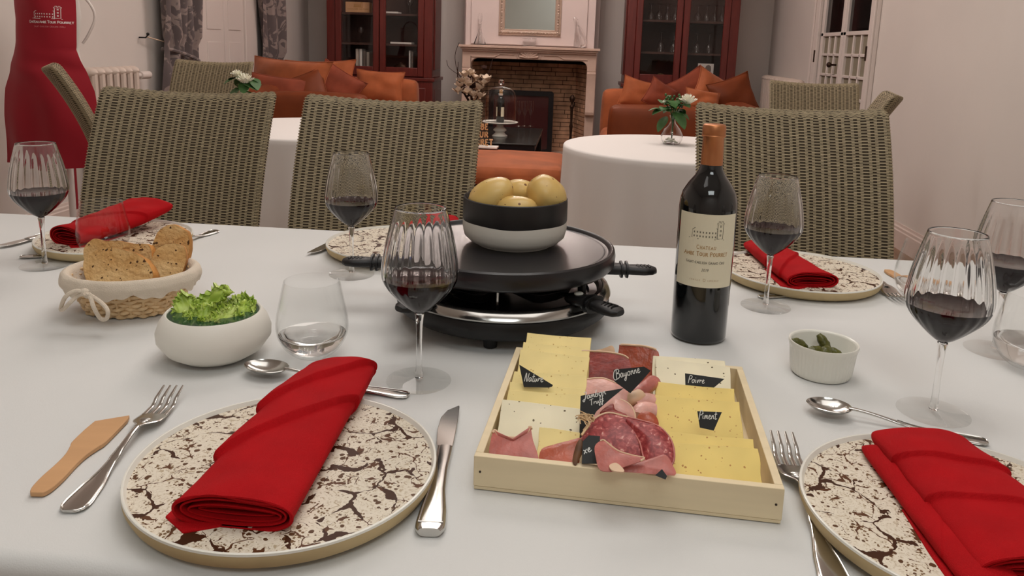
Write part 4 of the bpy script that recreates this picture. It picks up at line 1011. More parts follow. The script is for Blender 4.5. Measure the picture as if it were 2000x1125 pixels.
# ================================================================== ROUND TABLES WITH CLOTHS
def round_table(cx, cy, r, lt, lc):
    t = thing('round_table', lt, 'table', (cx, cy, 0))
    MB().lathe([(0, .71), (r-.01, .71), (r-.008, .742), (0, .742)], 48).build('tabletop', 'wood_leg', t)
    MB().lathe([(0, 0), (.2, 0), (.2, .02), (.04, .05), (.035, .709), (0, .709)], 24).build('pedestal', 'wood_leg', t)
    random.seed(int(cx*100)); ph = random.random()*6
    def fn(u, v):
        a = 2*PI*u
        if v < .3: rr_ = r*v/.3*.985; z = .7485
        elif v < .36: q = (v-.3)/.06*PI/2; rr_ = r*.985+.012*math.sin(q); z = .7485-.012*(1-math.cos(q))
        else:
            q = (v-.36)/.64; z = .7365-q*.70
            rr_ = r*.985+.012+q*(.012+.024*math.sin(a*11+ph+.6*math.sin(a*3))*min(1, q*1.6)+.012*math.sin(a*23+ph))
        return (rr_*math.cos(a), rr_*math.sin(a), z)
    o = MB().grid(fn, 220, 40, closeu=True).build('tablecloth', 'cloth2', None, ang=60, loc=(cx, cy, 0)); tag(o, lc, 'tablecloth'); return o
xr_ = aty(1097, 300, 3.38).x+.54
round_table(xr_-.06, 3.34, .47, 'round table under the right white cloth, holding the flower vase', 'white tablecloth hanging in folds from the right round table')
xl_ = onz(470, 250, .75).x
round_table(-1.2, 3.52, .47, 'round table between the left wicker chairs', 'white tablecloth of the left round table between the wicker chairs')
def posy(px, py, Y, label, vlabel, mirrorx, s=1.0):
    b = onz(px, py, .7495); v = thing('glass_vase', vlabel, 'vase', (b.x, b.y, .7495))
    pr_ = [(0, 0), (.035, 0), (.046, .02), (.048, .04), (.035, .065), (.014, .09), (.011, .105), (.017, .125)]
    MB().lathe(pr_+[(max(r-.002, 0), z+(.003 if r < .001 or k == 7 else 0)) for k, (r, z) in enumerate(pr_[::-1])], 28).build('body', 'glass', v, ang=70)
    mb = MB()
    for k in range(26): a = random.random()*6.28; r_ = random.random()*.034; mb.ell((r_*math.cos(a), r_*math.sin(a), .009+random.random()*.014), (.007, .006, .004), 6)
    stuff(mb.build('pebbles', 'petal', v))
    f = thing('flower_posy', label, 'flowers', (b.x, b.y, .7495+.12)); m_ = mirrorx
    mb = MB()
    for k in range(5): mb.tube(catmull([(0, 0, -.10), (0.003*k-.006, 0, 0), (m_*(.04*(k-2)/2), .01*k-.02, .06)], 5), .0025, 5)
    mb.build('stem', 'leaf', f)
    def leaf(c, d, s_, droop):
        d = Vector(d).normalized(); side = d.cross(Vector((0, 0, 1))).normalized(); 
        def fn(u, v):
            q = (u-.5)*2; w_ = math.sin(PI*min(1, v*.97+.02))**.7*.5
            p = Vector(c)+d*v*s_+side*q*w_*s_+Vector((0, 0, -droop*v*v*s_+.12*abs(q)*s_*w_)); return p
        return MB().grid(fn, 6, 8, thick=.0006).build('leaf', 'leaf', f, ang=80)
    rnd = random.Random(px)
    for k in range(15):
        a = rnd.random()*2*PI; el = rnd.uniform(-.2, .9)
        leaf((m_*rnd.uniform(-.05, .02), rnd.uniform(-.02, .02), rnd.uniform(.02, .07)), (math.cos(a), math.sin(a)*.7, el), rnd.uniform(.05, .075)*s, rnd.uniform(.2, .9))
    leaf((m_*-.02, -.02, .03), (m_*-.9, -.3, .2), .08, .5); leaf((m_*-.0, -.03, .02), (m_*.5, -.6, -.3), .07, .6); leaf((m_*-.03, -.02, .0), (m_*-.6, -.4, -.7), .06, .4)
    # many-petalled white rose
    def rose(c, R_, seed):
        r = random.Random(seed); mb = MB()
        for ring, (n, rad, tl) in enumerate(((3, .35, 1.35), (5, .55, 1.15), (6, .8, .85), (7, 1.0, .5))):
            for k in range(n):
                a = 2*PI*k/n+ring*.7+r.random()*.3
                def fn(u, v):
                    q = (u-.5)*2; w_ = (math.sin(PI*(.15+.75*v)))**.6*.62*rad
                    rr_ = rad*R_*(.25+.75*v*math.cos(tl*(1-.2*v))); z = R_*(-.35+ .95*v*math.sin(tl)+.08*math.sin(q*4))
                    ang = a+q*w_/(rad+.05)*.95
                    return (c[0]+rr_*math.cos(ang), c[1]+rr_*math.sin(ang), c[2]+z)
                mb.grid(fn, 5, 5, thick=.0005)
        return mb.build('rose', 'petal', f, ang=80)
    return f, rose
f, rose = posy(1311, 281, 3.2, 'white rose with green leaves in the clear vase on the right round table', 'small clear bulb vase with white pebbles on the right round table', 1)
rose((.055, -.02, .075), .042, 1); blossom(Vector((-.045, -.03, .055)), .018, 'petal', 5, f, 3)
for q in range(10): pass
mb = MB(); rr2 = random.Random(5)
for k in range(26): mb.ell((-.005+rr2.uniform(-.035, .03), rr2.uniform(-.03, .03), .07+rr2.uniform(-.02, .025)), (.006, .006, .007), 6)
stuff(mb.build('green_buds', 'leaf', f))
f, rose = posy(476, 222, 3.45, 'two white roses with dark leaves on the left round table', 'small clear vase on the left round table behind the wicker chair', -1)
rose((-.016, -.03, .088), .036, 2); rose((.032, -.045, .064), .050, 3)
for o in list(f.children): pass

# ================================================================== APRON ON ITS STAND
ax_, ay_ = (aty(90, 150, 3.7).x), 3.7
stn = thing('apron_stand', 'pale dressmaker stand carrying the red apron at the left wall', 'stand', (ax_, ay_, 0))
MB().tube([(.02, .1, .03), (.02, .1, 1.45)], .016, 12).build('pole', 'paint', stn)
MB().lathe([(0, 0), (.16, 0), (.16, .012), (.03, .03), (0, .03)], 28, cx=.02, cy=.1).build('base', 'paint', stn)
mb = MB().grid(lambda u, v: ((interp([(0, .10), (.25, .12), (.5, .09), (.75, .115), (1, .10)], v))*math.cos(2*PI*u)+.02, .1+(interp([(0, .05), (.25, .06), (.5, .05), (.75, .06), (1, .05)], v))*math.sin(2*PI*u), .72+v*.66), 32, 20, closeu=True)
mb.build('torso', 'card', stn)
for s in (-1, 1): MB().tube(catmull([(s*.10+.02, .08, 1.36), (s*.17+.02, .09, 1.29), (s*.19+.02, .10, 1.22), (s*.16+.02, .09, 1.14), (s*.13+.02, .08, 1.09)], 5), .007, 8).build('arm_hoop', 'paint', stn)
ap = thing('apron', 'bright red bib apron with white printed house emblem', 'apron', (ax_, ay_, 0))
zb = aty(90, 322, 3.7).z
def apx(z): # left and right outline from the photograph's silhouette
    L = interp([(zb, -.258), (.72, -.25), (.86, -.235), (.97, -.20), (1.09, -.165), (1.2, -.15), (1.40, -.155)], z)
    R_ = interp([(zb, .252), (.72, .25), (.86, .23), (.97, .185), (1.06, .15), (1.075, .153), (1.40, .158)], z)
    return L, R_
def apfn(u, v):
    z = lerp(zb, 1.36, v); L, R_ = apx(z); x = lerp(L, R_, u)
    y = -.02-.10*(1-(2*u-1)**2)+.05
    if z < 1.0:
        f_ = (1.0-z)/.5; y += .012*math.sin(u*15+1)*f_+.02*math.sin(u*6)*f_-.02*f_
    y += .007*math.sin((z*30)+u*5)*math.exp(-((z-.97)/.05)**2)*1.2+.006*math.sin(z*14+u*9)
    return (x, y, z)
MB().grid(apfn, 60, 70, thick=-.002).build('apron_cloth', 'apron', ap, ang=80)
def apmap(u, v, l):
    L, R_ = apx(v); uu = (u-L)/(R_-L); vv = (v-zb)/(1.36-zb); q = apfn(uu, vv); return (q[0], q[1]-.0035-l, q[2])
pe = aty(96, 33, 3.66); lx, lz_ = pe.x-ax_, pe.z
mb = MB(); chateau(mb, lx, lz_-.006, .105, apmap, .0022); text(mb, 'CHATEAU AMBE TOUR POURRET', .0118, lx, lz_-.030, apmap, w=.0022, caps=.82, track=.02); mb.build('printed_emblem', 'print_white', ap, smooth=False)
mb = MB(); text(mb, 'SAINT-EMILION GRAND CRU', .0072, lx, lz_-.050, apmap, w=.0011); mb.build('printed_line', 'print_pink', ap, smooth=False)
MB().tube([(.085, .02, .9), (.09, .04, .6), (.085, .045, .25)], .010, 6, flat=.2).build('waist_tie', 'apron', ap)
MB().tube(catmull([(-.12, -.0, 1.355), (-.08, .05, 1.42), (0, .08, 1.46), (.08, .05, 1.42), (.12, -.0, 1.355)], 5), .009, 6, flat=.3).build('neck_strap', 'apron', ap)

# ================================================================== DINING TABLE
TX0, TX1, TY0, TY1 = -1.75, 1.50, .505, 1.60
dt = thing('dining_table', 'long dining table under the white cloth', 'table', ((TX0+TX1)/2, (TY0+TY1)/2, 0)); hx, hy = (TX1-TX0)/2, (TY1-TY0)/2
MB().box(-hx+.01, hx-.01, -hy+.01, hy-.01, .715, .746).build('tabletop', 'wood_leg', dt, bevel=.003)
for sx in (-1, 1):
    for sy in (-1, 1): MB().box(sx*(hx-.08)-.035, sx*(hx-.08)+.035, sy*(hy-.08)-.03, sy*(hy-.08)+.03, 0, .7145).build('leg', 'wood_leg', dt, bevel=.003)
def cloth():
    mb = MB(); Rr = .014; drop = .27
    # distance map: border offset path over the edge
    def edge(d):   # d>0 outside distance along cloth -> (outward, down)
        if d <= 0: return d, 0
        a = d/Rr
        if a < PI/2: return Rr*math.sin(a), Rr*(1-math.cos(a))
        return Rr, Rr+(d-Rr*PI/2)
    nx, ny = 260, 120; W = hx*2-2*Rr; D = hy*2-2*Rr
    us = [-(drop)+i*(.03) for i in range(int(drop/.03))]+[-.035+.004*i for i in range(10)]
    def axis(Lh, n):
        a = [-Lh-drop, -Lh-.24, -Lh-.18, -Lh-.12, -Lh-.07, -Lh-.04]+[-Lh-.03+.005*i for i in range(7)]
        m = [-Lh+2*Lh*i/n for i in range(1, n)]
        return a+m+[-q for q in reversed(a)]
    X = axis(hx-Rr, nx); Y = axis(hy-Rr, ny); vs = []
    for y in Y:
        for x in X:
            ox, dx = edge(abs(x)-(hx-Rr)); oy, dy = edge(abs(y)-(hy-Rr))
            px = math.copysign(hx-Rr+ox, x) if abs(x) > hx-Rr else x
            py = math.copysign(hy-Rr+oy, y) if abs(y) > hy-Rr else y
            d = max(dx, dy); z = .7496-d
            k = min(1, max(0, d-.02)/.2)
            if d > .02:
                if dy >= dx: py += math.copysign(.022*k*(math.sin(px*17)+.6*math.sin(px*31+1)+1.2)*.6, y)
                if dx > .02: px += math.copysign(.022*k*(math.sin(py*19)+1)*.6, x)
            if d == 0: z += -.0006*max(0, mnoise.noise(Vector((px*2.2, py*2.2, 0))))
            vs.append((px, py, z))
    n = len(X); fs = [(j*n+i, j*n+i+1, (j+1)*n+i+1, (j+1)*n+i) for j in range(len(Y)-1) for i in range(n-1)]
    mb.add(vs, fs); return mb
o = cloth().build('tablecloth', 'cloth', None, ang=80, loc=((TX0+TX1)/2, (TY0+TY1)/2, 0)); tag(o, 'large smooth white tablecloth covering the long dining table', 'tablecloth')
TT = TZ+.0005

# ------------------------------------------------------------------ wine glasses
def wine_glass(label, px, py, lvl=.130):
    p = onz(px, py, TT); t = thing('wine_glass', label, 'glass', (p.x, p.y, TT), random.random()*.3, 'ribbed red wine glasses on the dining table')
    out = [(.0015, .0835), (.0042, .086), (.012, .091), (.024, .1015), (.036, .1145), (.0425, .125), (.0448, .135), (.0440, .148), (.0408, .168), (.0362, .188), (.0318, .205), (.0296, .213)]
    out = [(q.x, q.y) for q in catmull([Vector((a, b)) for a, b in out], 3)]
    inn = [(max(r-.0011-(.0008 if z < .1 else 0), .0004), z+(.0022 if z < .092 else .0008 if z < .115 else 0)) for r, z in out[:-1]]
    inn = inn+[(out[-1][0]-.0009, out[-1][1])]
    def rib(a, r, z, k):
        if k >= len(out): return r
        m = max(0, min(1, (z-.098)/.02))*max(0, min(1, (.200-z)/.02)); return r+.00042*m*math.cos(22*a)
    MB().lathe(out+inn[::-1], 132, rib).build('bowl', 'glass', t, ang=75)
    wz = [(r+.0004, z) for r, z in inn if z < lvl-.002]; rl = interp([(z, r) for r, z in inn], lvl)+.0004
    wz = [(.0002, wz[0][1]+.0004)]+[(r, z-.0002) for r, z in wz[1:]]+[(rl, lvl), (rl*.97, lvl-.0004), (0, lvl-.0004)]
    MB().lathe(wz, 64).build('wine', 'wine', t, ang=50, label='dark red wine')
    st_ = [(0, .0045), (.0045, .0045), (.0052, .006), (.0042, .011), (.0036, .02), (.0033, .045), (.0036, .065), (.0045, .078), (.0056, .085), (.0045, .0855), (0, .0852)]
    MB().lathe(st_, 24).build('stem', 'glass', t, ang=60)
    ft = [(0, .0), (.0375, .0), (.0388, .0008), (.0386, .0016), (.030, .0024), (.015, .0036), (.006, .0055), (.0, .0058)]
    MB().lathe(ft, 64).build('foot', 'thin', t, ang=60)
    return t
g = wine_glass('ribbed red wine glass in front of the raclette grill, nearest the left plate', 818, 744)
def wg(px, py, label, rz):
    p = onz(px, py, TT); return dup(g, (p.x, p.y, TT), label, rz)
wg(88, 519, 'red wine glass at the far left in front of the red apron', .1)
wg(687, 536, 'red wine glass in front of the middle wicker chair', .05)
wg(1495, 599, 'red wine glass standing right of the wine bottle by the far right plate', .2)
wg(1822, 806, 'red wine glass behind the front right plate, nearest the right front', .15)
wg(1942, 685, 'red wine glass cut by the right edge of the picture', .12)

def tumbler(label, px, py, lvl=.0):
    p = onz(px, py, TT); t = thing('water_glass', label, 'glass', (p.x, p.y, TT), 0, 'clear stemless water glasses')
    out = [(0, 0), (.014, 0), (.0225, .0022), (.034, .012), (.0425, .026), (.0452, .040), (.0438, .056), (.0402, .074), (.0368, .090), (.0345, .100)]
    out = [(max(q.x, 0), max(q.y, 0)) for q in catmull([Vector((a, b)) for a, b in out], 3)]
    inn = [(max(r-.0013, .0), z) for r, z in out]; inn = [(r, z+(.004 if z < .003 else .0028 if z < .012 else .001 if z < .02 else 0)) for r, z in inn]; inn[-1] = (out[-1][0]-.001, out[-1][1])
    MB().lathe(out+inn[::-1], 64).build('body', 'thin', t, ang=70)
    if lvl:
        wz = [(max(r-.0002, 0), z+.0003) for r, z in inn if z < lvl-.002 and r > .001]; rl = interp([(z, r) for r, z in inn if r > .012], lvl)-.0002
        MB().lathe([(0, wz[0][1])]+wz+[(rl, lvl), (rl*.96, lvl-.0005), (0, lvl-.0005)], 48).build('water', 'water', t, ang=50)
    return t
tumbler('stemless water glass behind the front left red napkin', 611, 694, .030)
tumbler('water glass behind the bread basket before the far left plate', 204, 498, .0)
tumbler('water glass half hidden behind the large right wine glass', 1798, 585, .03)
tumbler('water glass with water at the right edge of the picture', 2006, 716, .036)

# ------------------------------------------------------------------ plates
def plate(label, px, py, R_=.137):
    p = onz(px, py, TT+.017); t = thing('plate', label, 'plate', (p.x, p.y, TT), random.random()*6, 'round crackle glazed plates')
    s = R_/.137
    prof = [(0, .0), (.118*s, .0), (.127*s, .0015), (.134*s, .006), (.1368*s, .012), (.137*s, .018), (.1362*s, .0193), (.1348*s, .0193), (.1338*s, .0178), (.132*s, .0145), (.126*s, .0125), (0, .0122)]
    MB().lathe(prof, 120).build('body', 'clay', t, ang=60)
    MB().lathe([(.1325*s, .0157), (.1322*s, .0152), (.126*s, .0131), (.10*s, .0127), (0, .0127)], 120).build('glaze', 'glaze', t, ang=60)
    MB().lathe([(.1369*s, .0182), (.1363*s, .0196), (.1348*s, .0197), (.1336*s, .018), (.1326*s, .0158)], 120).f and None
    mb = MB(); n = 120; pr_ = [(.1371*s, .0176), (.1367*s, .0194), (.1357*s, .01985), (.1346*s, .0196), (.1336*s, .018), (.1322*s, .0156)]
    vs = [(r*math.cos(2*PI*i/n), r*math.sin(2*PI*i/n), z) for r, z in pr_ for i in range(n)]
    mb.add(vs, [(k*n+i, k*n+(i+1) % n, (k+1)*n+(i+1) % n, (k+1)*n+i) for k in range(len(pr_)-1) for i in range(n)]); mb.build('rim', 'white_ceramic', t, label='pale glazed rim')
    return t
PA = plate('round cream plate with brown crackle glaze, front left, under a red napkin', 560, 902)
PB = plate('crackle plate at the far left behind the bread basket', 226, 461)
PC = plate('crackle plate behind the middle wine glass and the raclette grill', 778, 474)
PD = plate('crackle plate at the far right in front of the right wicker chair', 1562, 528)
PE = plate('crackle plate in the front right corner under a red napkin', 1890, 1002)

# ------------------------------------------------------------------ napkins
def sstep(t): t = max(0, min(1, t)); return t*t*(3-2*t)
def napkin(label, p0, p1, w0, w1, h, lines, flapside=1, curl=0.0, z=None, slope=-.22):
    z = z if z is not None else TT+.0135
    d = Vector((p1.x-p0.x, p1.y-p0.y, 0)); L_ = d.length; ang = math.atan2(d.y, d.x)
    t = thing('napkin', label, 'napkin', (p0.x, p0.y, z), ang, 'rolled red cloth napkins')
    def shell(x0, x1, sw, sh, dz, fold=True, tk=.0016):
        def fn(u, v):
            a = 2*PI*u; e = 2.3; c, s_ = math.cos(a), math.sin(a)
            k = lerp(x0, x1, v); W = lerp(w0, w1, k)*sw/2; Hh = h*sh/2*(1-.18*sstep((k-.6)/.4))
            y = W*math.copysign(abs(c)**(2/e), c); zz = Hh*math.copysign(abs(s_)**(2/e), s_)
            if s_ > 0: zz *= 1+.05*math.sin(y*90+k*9)
            if fold:
                yy = c if s_ >= -.2 else c
                for l0, amp in lines:
                    g_ = sstep((k-(l0+slope*c))/.007); g_ *= max(.0, 1-(k-(l0+slope*c))*1.6) if g_ > 0 else 0; top = max(0, min(1, (s_+.35)/.5)); zz += amp*g_*top; y += amp*.8*g_*math.copysign(1, c)*max(0, abs(c)-.6)*2
                zz += (.0022*mnoise.noise(Vector((k*7, y*30, 3))))*(1 if s_ > 0 else 0)
            if k > .90 and fold: q = (k-.90)/.10; zz *= math.sqrt(max(0.02, 1-q*q*q*.90)); y *= 1-.12*q**4
            zz += h/2+dz+curl*k*k
            return (k*L_, y, max(zz, .0006+curl*k*k))
        return MB().grid(fn, 96, 150 if fold else 30, closeu=True, thick=tk)
    shell(0, 1, 1, 1, 0).build('outer_roll', 'red', t, ang=80)
    shell(.008, .55, .90, .76, -.0002, False).build('inner_fold', 'red', t, ang=80); shell(.016, .5, .80, .46, -.0022, False, .0014).build('inner_fold', 'red', t, ang=80)
    shell(.03, .5, .66, .22, -.003, False, .0012).build('inner_fold', 'red', t, ang=80)
    # stitched hem round the open end
    n = 60; P = []
    for i in range(n):
        a = 2*PI*i/n; c, s_ = math.cos(a), math.sin(a); amp = 0
        P.append((.004*L_, w0/2*math.copysign(abs(c)**(2/2.3), c), max(.0016, h/2+h/2*math.copysign(abs(s_)**(2/2.3), s_)+amp)))
    MB().tube(P, .0012, 6, closed=True).build('hem', 'red', t)
    # loose corner lying under the roll
    s = flapside; mb = MB()
    mb.prism([(.0, s*w0*.1), (-.012, s*w0*.35), (.006, s*w0*.60), (.05, s*w0*.56), (.11, s*w0*.44), (.11, 0)] if s > 0 else [(.11, 0), (.11, s*w0*.44), (.05, s*w0*.56), (.006, s*w0*.60), (-.012, s*w0*.35), (0, s*w0*.1)], .0002, .0038)
    mb.build('loose_corner', 'red', t, bevel=.0012)
    return t
nz = TT+.028
napkin('rolled red cloth napkin lying diagonally on the front left plate, open end toward the camera', onz(452, 1000, TT+.030), onz(672, 712, TT+.03), .098, .074, .029, ((.46, .0065), (.76, .0065)), 1)
napkin('rolled red napkin on the far left plate behind the bread basket', onz(128, 472, TT+.022), onz(298, 418, TT+.034), .075, .120, .036, ((.45, .004),), -1, .026)
napkin('rolled red napkin on the far right plate, open end to the right', onz(1588, 548, TT+.028), onz(1478, 478, TT+.026), .088, .060, .028, ((.35, .0044), (.62, .0044)), 1)
NE = napkin('rolled red napkin on the front right plate, running out of the picture corner', onz(2050, 1118, TT+.03), onz(1784, 846, TT+.03), .10, .088, .028, ((.36, .0040), (.66, .0042)), 1, slope=.04)
# second folded layer peeping out on the left of the front right napkin
e0, e1 = onz(1950, 1160, TT+.02), onz(1714, 878, TT+.02)
lay = napkin('x', e0, e1, .045, .036, .017, ((.4, .001),), 1); lay.name = 'inner_layer'
for key in ('label', 'category', 'group'): del lay[key]
bpy.context.view_layer.update(); lay.parent = NE; lay.matrix_parent_inverse = NE.matrix_world.inverted()
napkin('rolled red napkin on the middle far plate, hidden behind the potato bowl', onz(840, 470, TT+.02), onz(874, 428, TT+.03), .07, .05, .030, ((.5, .002),), 1)

# ------------------------------------------------------------------ cutlery
def aim(p0, p1): d = p1-p0; return math.atan2(d.y, d.x), math.hypot(d.x, d.y)
def handle(L0, L1, W, z0=.0025, zn=.012, name='handle', parent=None, wn=.0026, mt='steel'):
    # fiddle shaped handle from x=L0 (butt) to L1 (neck)
    Ln = L1-L0; secs = []
    tab = [(0, .55), (.02, .82), (.06, .98), (.12, 1.0), (.3, .82), (.48, .48), (.58, .36), (.62, .40), (.70, .30), (.85, .24), (1, .24)]
    N = 44
    for i in range(N+1):
        k = i/N; w_ = max(interp(tab, k)*W/2, wn*.9); zc = z0+.0015+(zn-z0)*sstep((k-.35)/.65)
        secs.append((L0+k*Ln, 0, zc, w_, lerp(.0013, .0017, k)))
    return secs
def rimline(secs, r=.0007):
    a = [(x, w_-.0012, z+t_*.9) for x, y, z, w_, t_ in secs if w_ > .0035]; b = [(x, -w_+.0012, z+t_*.9) for x, y, z, w_, t_ in secs if w_ > .0035]
    return a[::-1]+b
def fork(label, p0, p1, group='steel forks and spoons beside the plates', parts=True):
    ang, L_ = aim(p0, p1); t = thing('fork', label, 'fork', (p0.x, p0.y, TT), ang, group)
    s = L_/.19; W = .021*s; xn = .585*L_
    secs = handle(0, xn, W, .0, .010); MB().sweep(secs, 14).build('handle', 'steel', t, ang=60)
    MB().tube(rimline(secs), .0008, 6).build('handle_border', 'steel', t)
    hw = .0125*s; xs = xn; mb = MB()
    zf = lambda x: interp([(xn, .0115), (xn+.02*s, .0065), (xn+.035*s, .0035), (xn+.055*s, .0030), (L_-.02*s, .0075), (L_, .013)], x)
    hs = [(xs, .0028), (xs+.006*s, .0040), (xs+.012*s, .0092), (xs+.018*s, .0120), (xs+.030*s, .0125), (xs+.036*s, .0122)]
    mb.sweep([(x, 0, zf(x)+.0008, w_*s, .0011) for x, w_ in hs], 14); mb.build('head', 'steel', t, ang=60)
    x1 = xs+.034*s
    for k in range(4):
        y = (-.0094+k*.00627)*s; N = 10
        MB().sweep([(lerp(x1, L_, i/N), y*lerp(1, .95, i/N), zf(lerp(x1, L_, i/N))+.0008, lerp(.0021, .0009, (i/N)**2)*s, lerp(.0011, .0007, i/N)) for i in range(N+1)], 10).build('tine', 'steel', t, ang=60)
    for k in range(3): MB().ell((xs+.010*s+k*.0035, 0, zf(xs+.01*s)+.0018), (.002, .0032+.0015*k, .0008), 8).build('ornament', 'steel', t)
    return t
def spoon(label, p0, p1, W=.020, bl=.30, bw=.021, up=True, group='steel forks and spoons beside the plates', tilt=0.0):
    ang, L_ = aim(p0, p1); t = thing('spoon', label, 'spoon', (p0.x, p0.y, TT), ang, group); xn = L_*(1-bl)
    secs = handle(0, xn+.004, W, .0, .011); MB().sweep(secs, 14).build('handle', 'steel', t, ang=60)
    MB().tube(rimline(secs), .0008, 6).build('handle_border', 'steel', t)
    def fn(u, v):
        a = 2*PI*u; r = v; x = xn+(L_-xn)/2+(L_-xn)/2*r*math.cos(a); q = (x-xn)/(L_-xn)
        w_ = bw*(1+.12*(q-.5)*-1.2); y = w_*r*math.sin(a)
        return (x, y, .0125-.0095*(1-r*r)**.8*(1)+.0*q)
    MB().grid(fn, 40, 14, closeu=True, thick=.0009).build('bowl', 'steel', t, ang=80)
    return t
def knife(label, p0, p1, W=.026):
    ang, L_ = aim(p0, p1); t = thing('knife', label, 'knife', (p0.x, p0.y, TT), ang, 'steel table knives'); xn = L_*.60
    tab = [(0, .72), (.02, .93), (.08, 1.0), (.22, .90), (.45, .60), (.70, .52), (.95, .60), (1, .60)]; N = 30
    secs = [(xn*i/N, 0, .0042, interp(tab, i/N)*W/2, .0040-.0008*i/N) for i in range(N+1)]
    MB().sweep(secs, 16, e=3).build('handle', 'steel', t, ang=60)
    MB().tube([(x, w_*.80, z+t_*.93) for x, y, z, w_, t_ in secs[2:24]][::-1]+[(x, -w_*.80, z+t_*.93) for x, y, z, w_, t_ in secs[2:24]], .0007, 6).build('handle_border', 'steel', t)
    bl = [(xn, .0072), (xn+.008, .0092), (xn+(L_-xn)*.40, .0112), (xn+(L_-xn)*.68, .0102), (xn+(L_-xn)*.86, .0050), (L_-.003, -.0040), (L_, -.0072), (L_-.004, -.0080), (xn+(L_-xn)*.6, -.0086), (xn, -.0076)][::-1]
    MB().prism(bl, .0035, .0050).build('blade', 'steel', t, bevel=.0005)
    return t
fork('steel fork between the wooden spatula and the front left plate', onz(137, 1003), onz(339, 756, TT+.012))
fork('steel fork between the wooden tray and the front right plate', onz(1640, 1160), onz(1526, 846, TT+.012))
knife('steel table knife right of the front left plate', onz(838, 1050), onz(884, 800))
spoon('dessert spoon behind the front left plate, bowl to the left', onz(797, 776), onz(480, 728), .019, .27, .019)
spoon('dessert spoon behind the front right plate, bowl to the left', onz(1928, 868), onz(1572, 803), .019, .27, .019)
knife('knife left of the far left plate, tip toward the picture edge', onz(135, 452), onz(-6, 487))
fork('fork with its handle showing right of the far left plate', onz(423, 452), onz(300, 487, TT+.01))
spoon('dessert spoon before the far left plate, under the wine glass', onz(40, 504), onz(250, 496), .019, .27, .019)
knife('knife left of the middle far plate, beside the stemmed wine glass', onz(690, 456), onz(606, 500))
fork('fork right of the far right plate, beside the water glass', onz(1675, 525), onz(1765, 585, TT+.01))
spoon('dessert spoon in front of the far right plate, bowl to the right', onz(1482, 582), onz(1712, 574), .017, .30, .021)
# wooden spatulas
def spatula(label, p0, p1, z=None, s=1.0):
    ang, L_ = aim(p0, p1); z = z or TT; t = thing('wooden_spatula', label, 'spatula', (p0.x, p0.y, z), ang, 'small wooden raclette spatulas'); k = L_/.16
    half = [(0, .006), (.004, .0085), (.012, .0105), (.03, .0115), (.055, .0105), (.075, .0115), (.092, .0155), (.105, .0185), (.156, .0185)]
    half = [(x*k, y*min(k, 1.15)) for x, y in half]
    up_ = [(q.x, q.y) for q in catmull([Vector(h_) for h_ in half], 4)]
    poly = [(x, -y) for x, y in up_]+[(L_+.006, -.016*min(k, 1.15)), (L_-.008, .0175*min(k, 1.15))]+[(x, y) for x, y in up_[::-1][2:]]
    MB().prism(poly, .0002, .0045).build('blade_and_grip', 'olive', t, bevel=.0008); return t
spatula('wooden raclette spatula at the front left of the table, left of the fork', onz(72, 972), onz(222, 824))
spatula('wooden raclette spatula between the far right fork and the water glass', onz(1732, 531), onz(1800, 572))
spatula('wooden spatula lying on the front right plate beside the napkin', onz(2085, 985, TT+.02), onz(1958, 938, TT+.02), TT+.0135)

# ================================================================== RACLETTE GRILL
rc_ = onz(985, 480, TT+.108); rcx, rcy = rc_.x, rc_.y
rg = thing('raclette_grill', 'round black raclette grill with steel band in the middle of the table', 'grill', (rcx, rcy, TT))
MB().lathe([(0, .016), (.120, .013), (.146, .016), (.156, .024), (.158, .036), (.155, .043), (.146, .044), (.140, .040), (0, .040)], 96).build('base', 'grill', rg, ang=45)
MB().lathe([(.1545, .0435), (.1585, .0445), (.1600, .0475), (.1555, .0560), (.1490, .0590), (.1470, .0570), (.1520, .0465)], 96).f
def ring(prof, n=96):
    mb = MB(); m = len(prof); vs = [(r*math.cos(2*PI*i/n), r*math.sin(2*PI*i/n), z) for r, z in prof for i in range(n)]
    return mb.add(vs, [(k*n+i, k*n+(i+1) % n, ((k+1) % m)*n+(i+1) % n, ((k+1) % m)*n+i) for k in range(m) for i in range(n)])
ring([(.150, .0445), (.1585, .0455), (.1598, .048), (.1555, .0560), (.1490, .0590), (.147, .056)]).build('steel_band', 'steel', rg, ang=50, label='polished steel band')
ring([(.128, .0405), (.147, .0405), (.147, .0565), (.142, .0570), (.139, .050), (.128, .048)]).build('pan_shelf', 'blackmetal', rg, ang=50)
MB().lathe([(0, .0402), (.125, .0402), (.125, .0430), (0, .0430)], 64).build('hot_plate', 'blackmetal', rg)
for a in (95, 215, 335):
    a = math.radians(a); MB().tube([(.128*math.cos(a), .128*math.sin(a), .043), (.128*math.cos(a), .128*math.sin(a), .084)], .006, 10).build('post', 'blackmetal', rg)
a = math.radians(272); MB().box(-.0012, .0012, -.006, .006, .043, .084).build('divider', 'steel', rg, loc=(.125*math.cos(a), .125*math.sin(a), 0))
P = [(.075*math.cos(t), .075*math.sin(t), .078) for t in [2*PI*k/48 for k in range(48)]]
MB().tube(P, .004, 8, closed=True).build('heating_element', 'steel2', rg)
MB().lathe([(0, .088), (.150, .0845), (.157, .086), (.1625, .092), (.1635, .104), (.1620, .1115), (.1590, .1135), (.1560, .1125), (.1530, .1085), (.1500, .1080), (0, .1080)], 128).build('grill_plate', 'plate_black', rg, ang=40)
ring([(.1455, .1079), (.1475, .1083), (.1490, .1079), (.1475, .1077)]).build('plate_groove', 'blackmetal', rg)
for a in (40, 150, 268, 330-25):
    a = math.radians(a); MB().lathe([(.009, 0), (.011, .017)], 16, cx=.125*math.cos(a), cy=.125*math.sin(a)).build('foot', 'grill', rg)
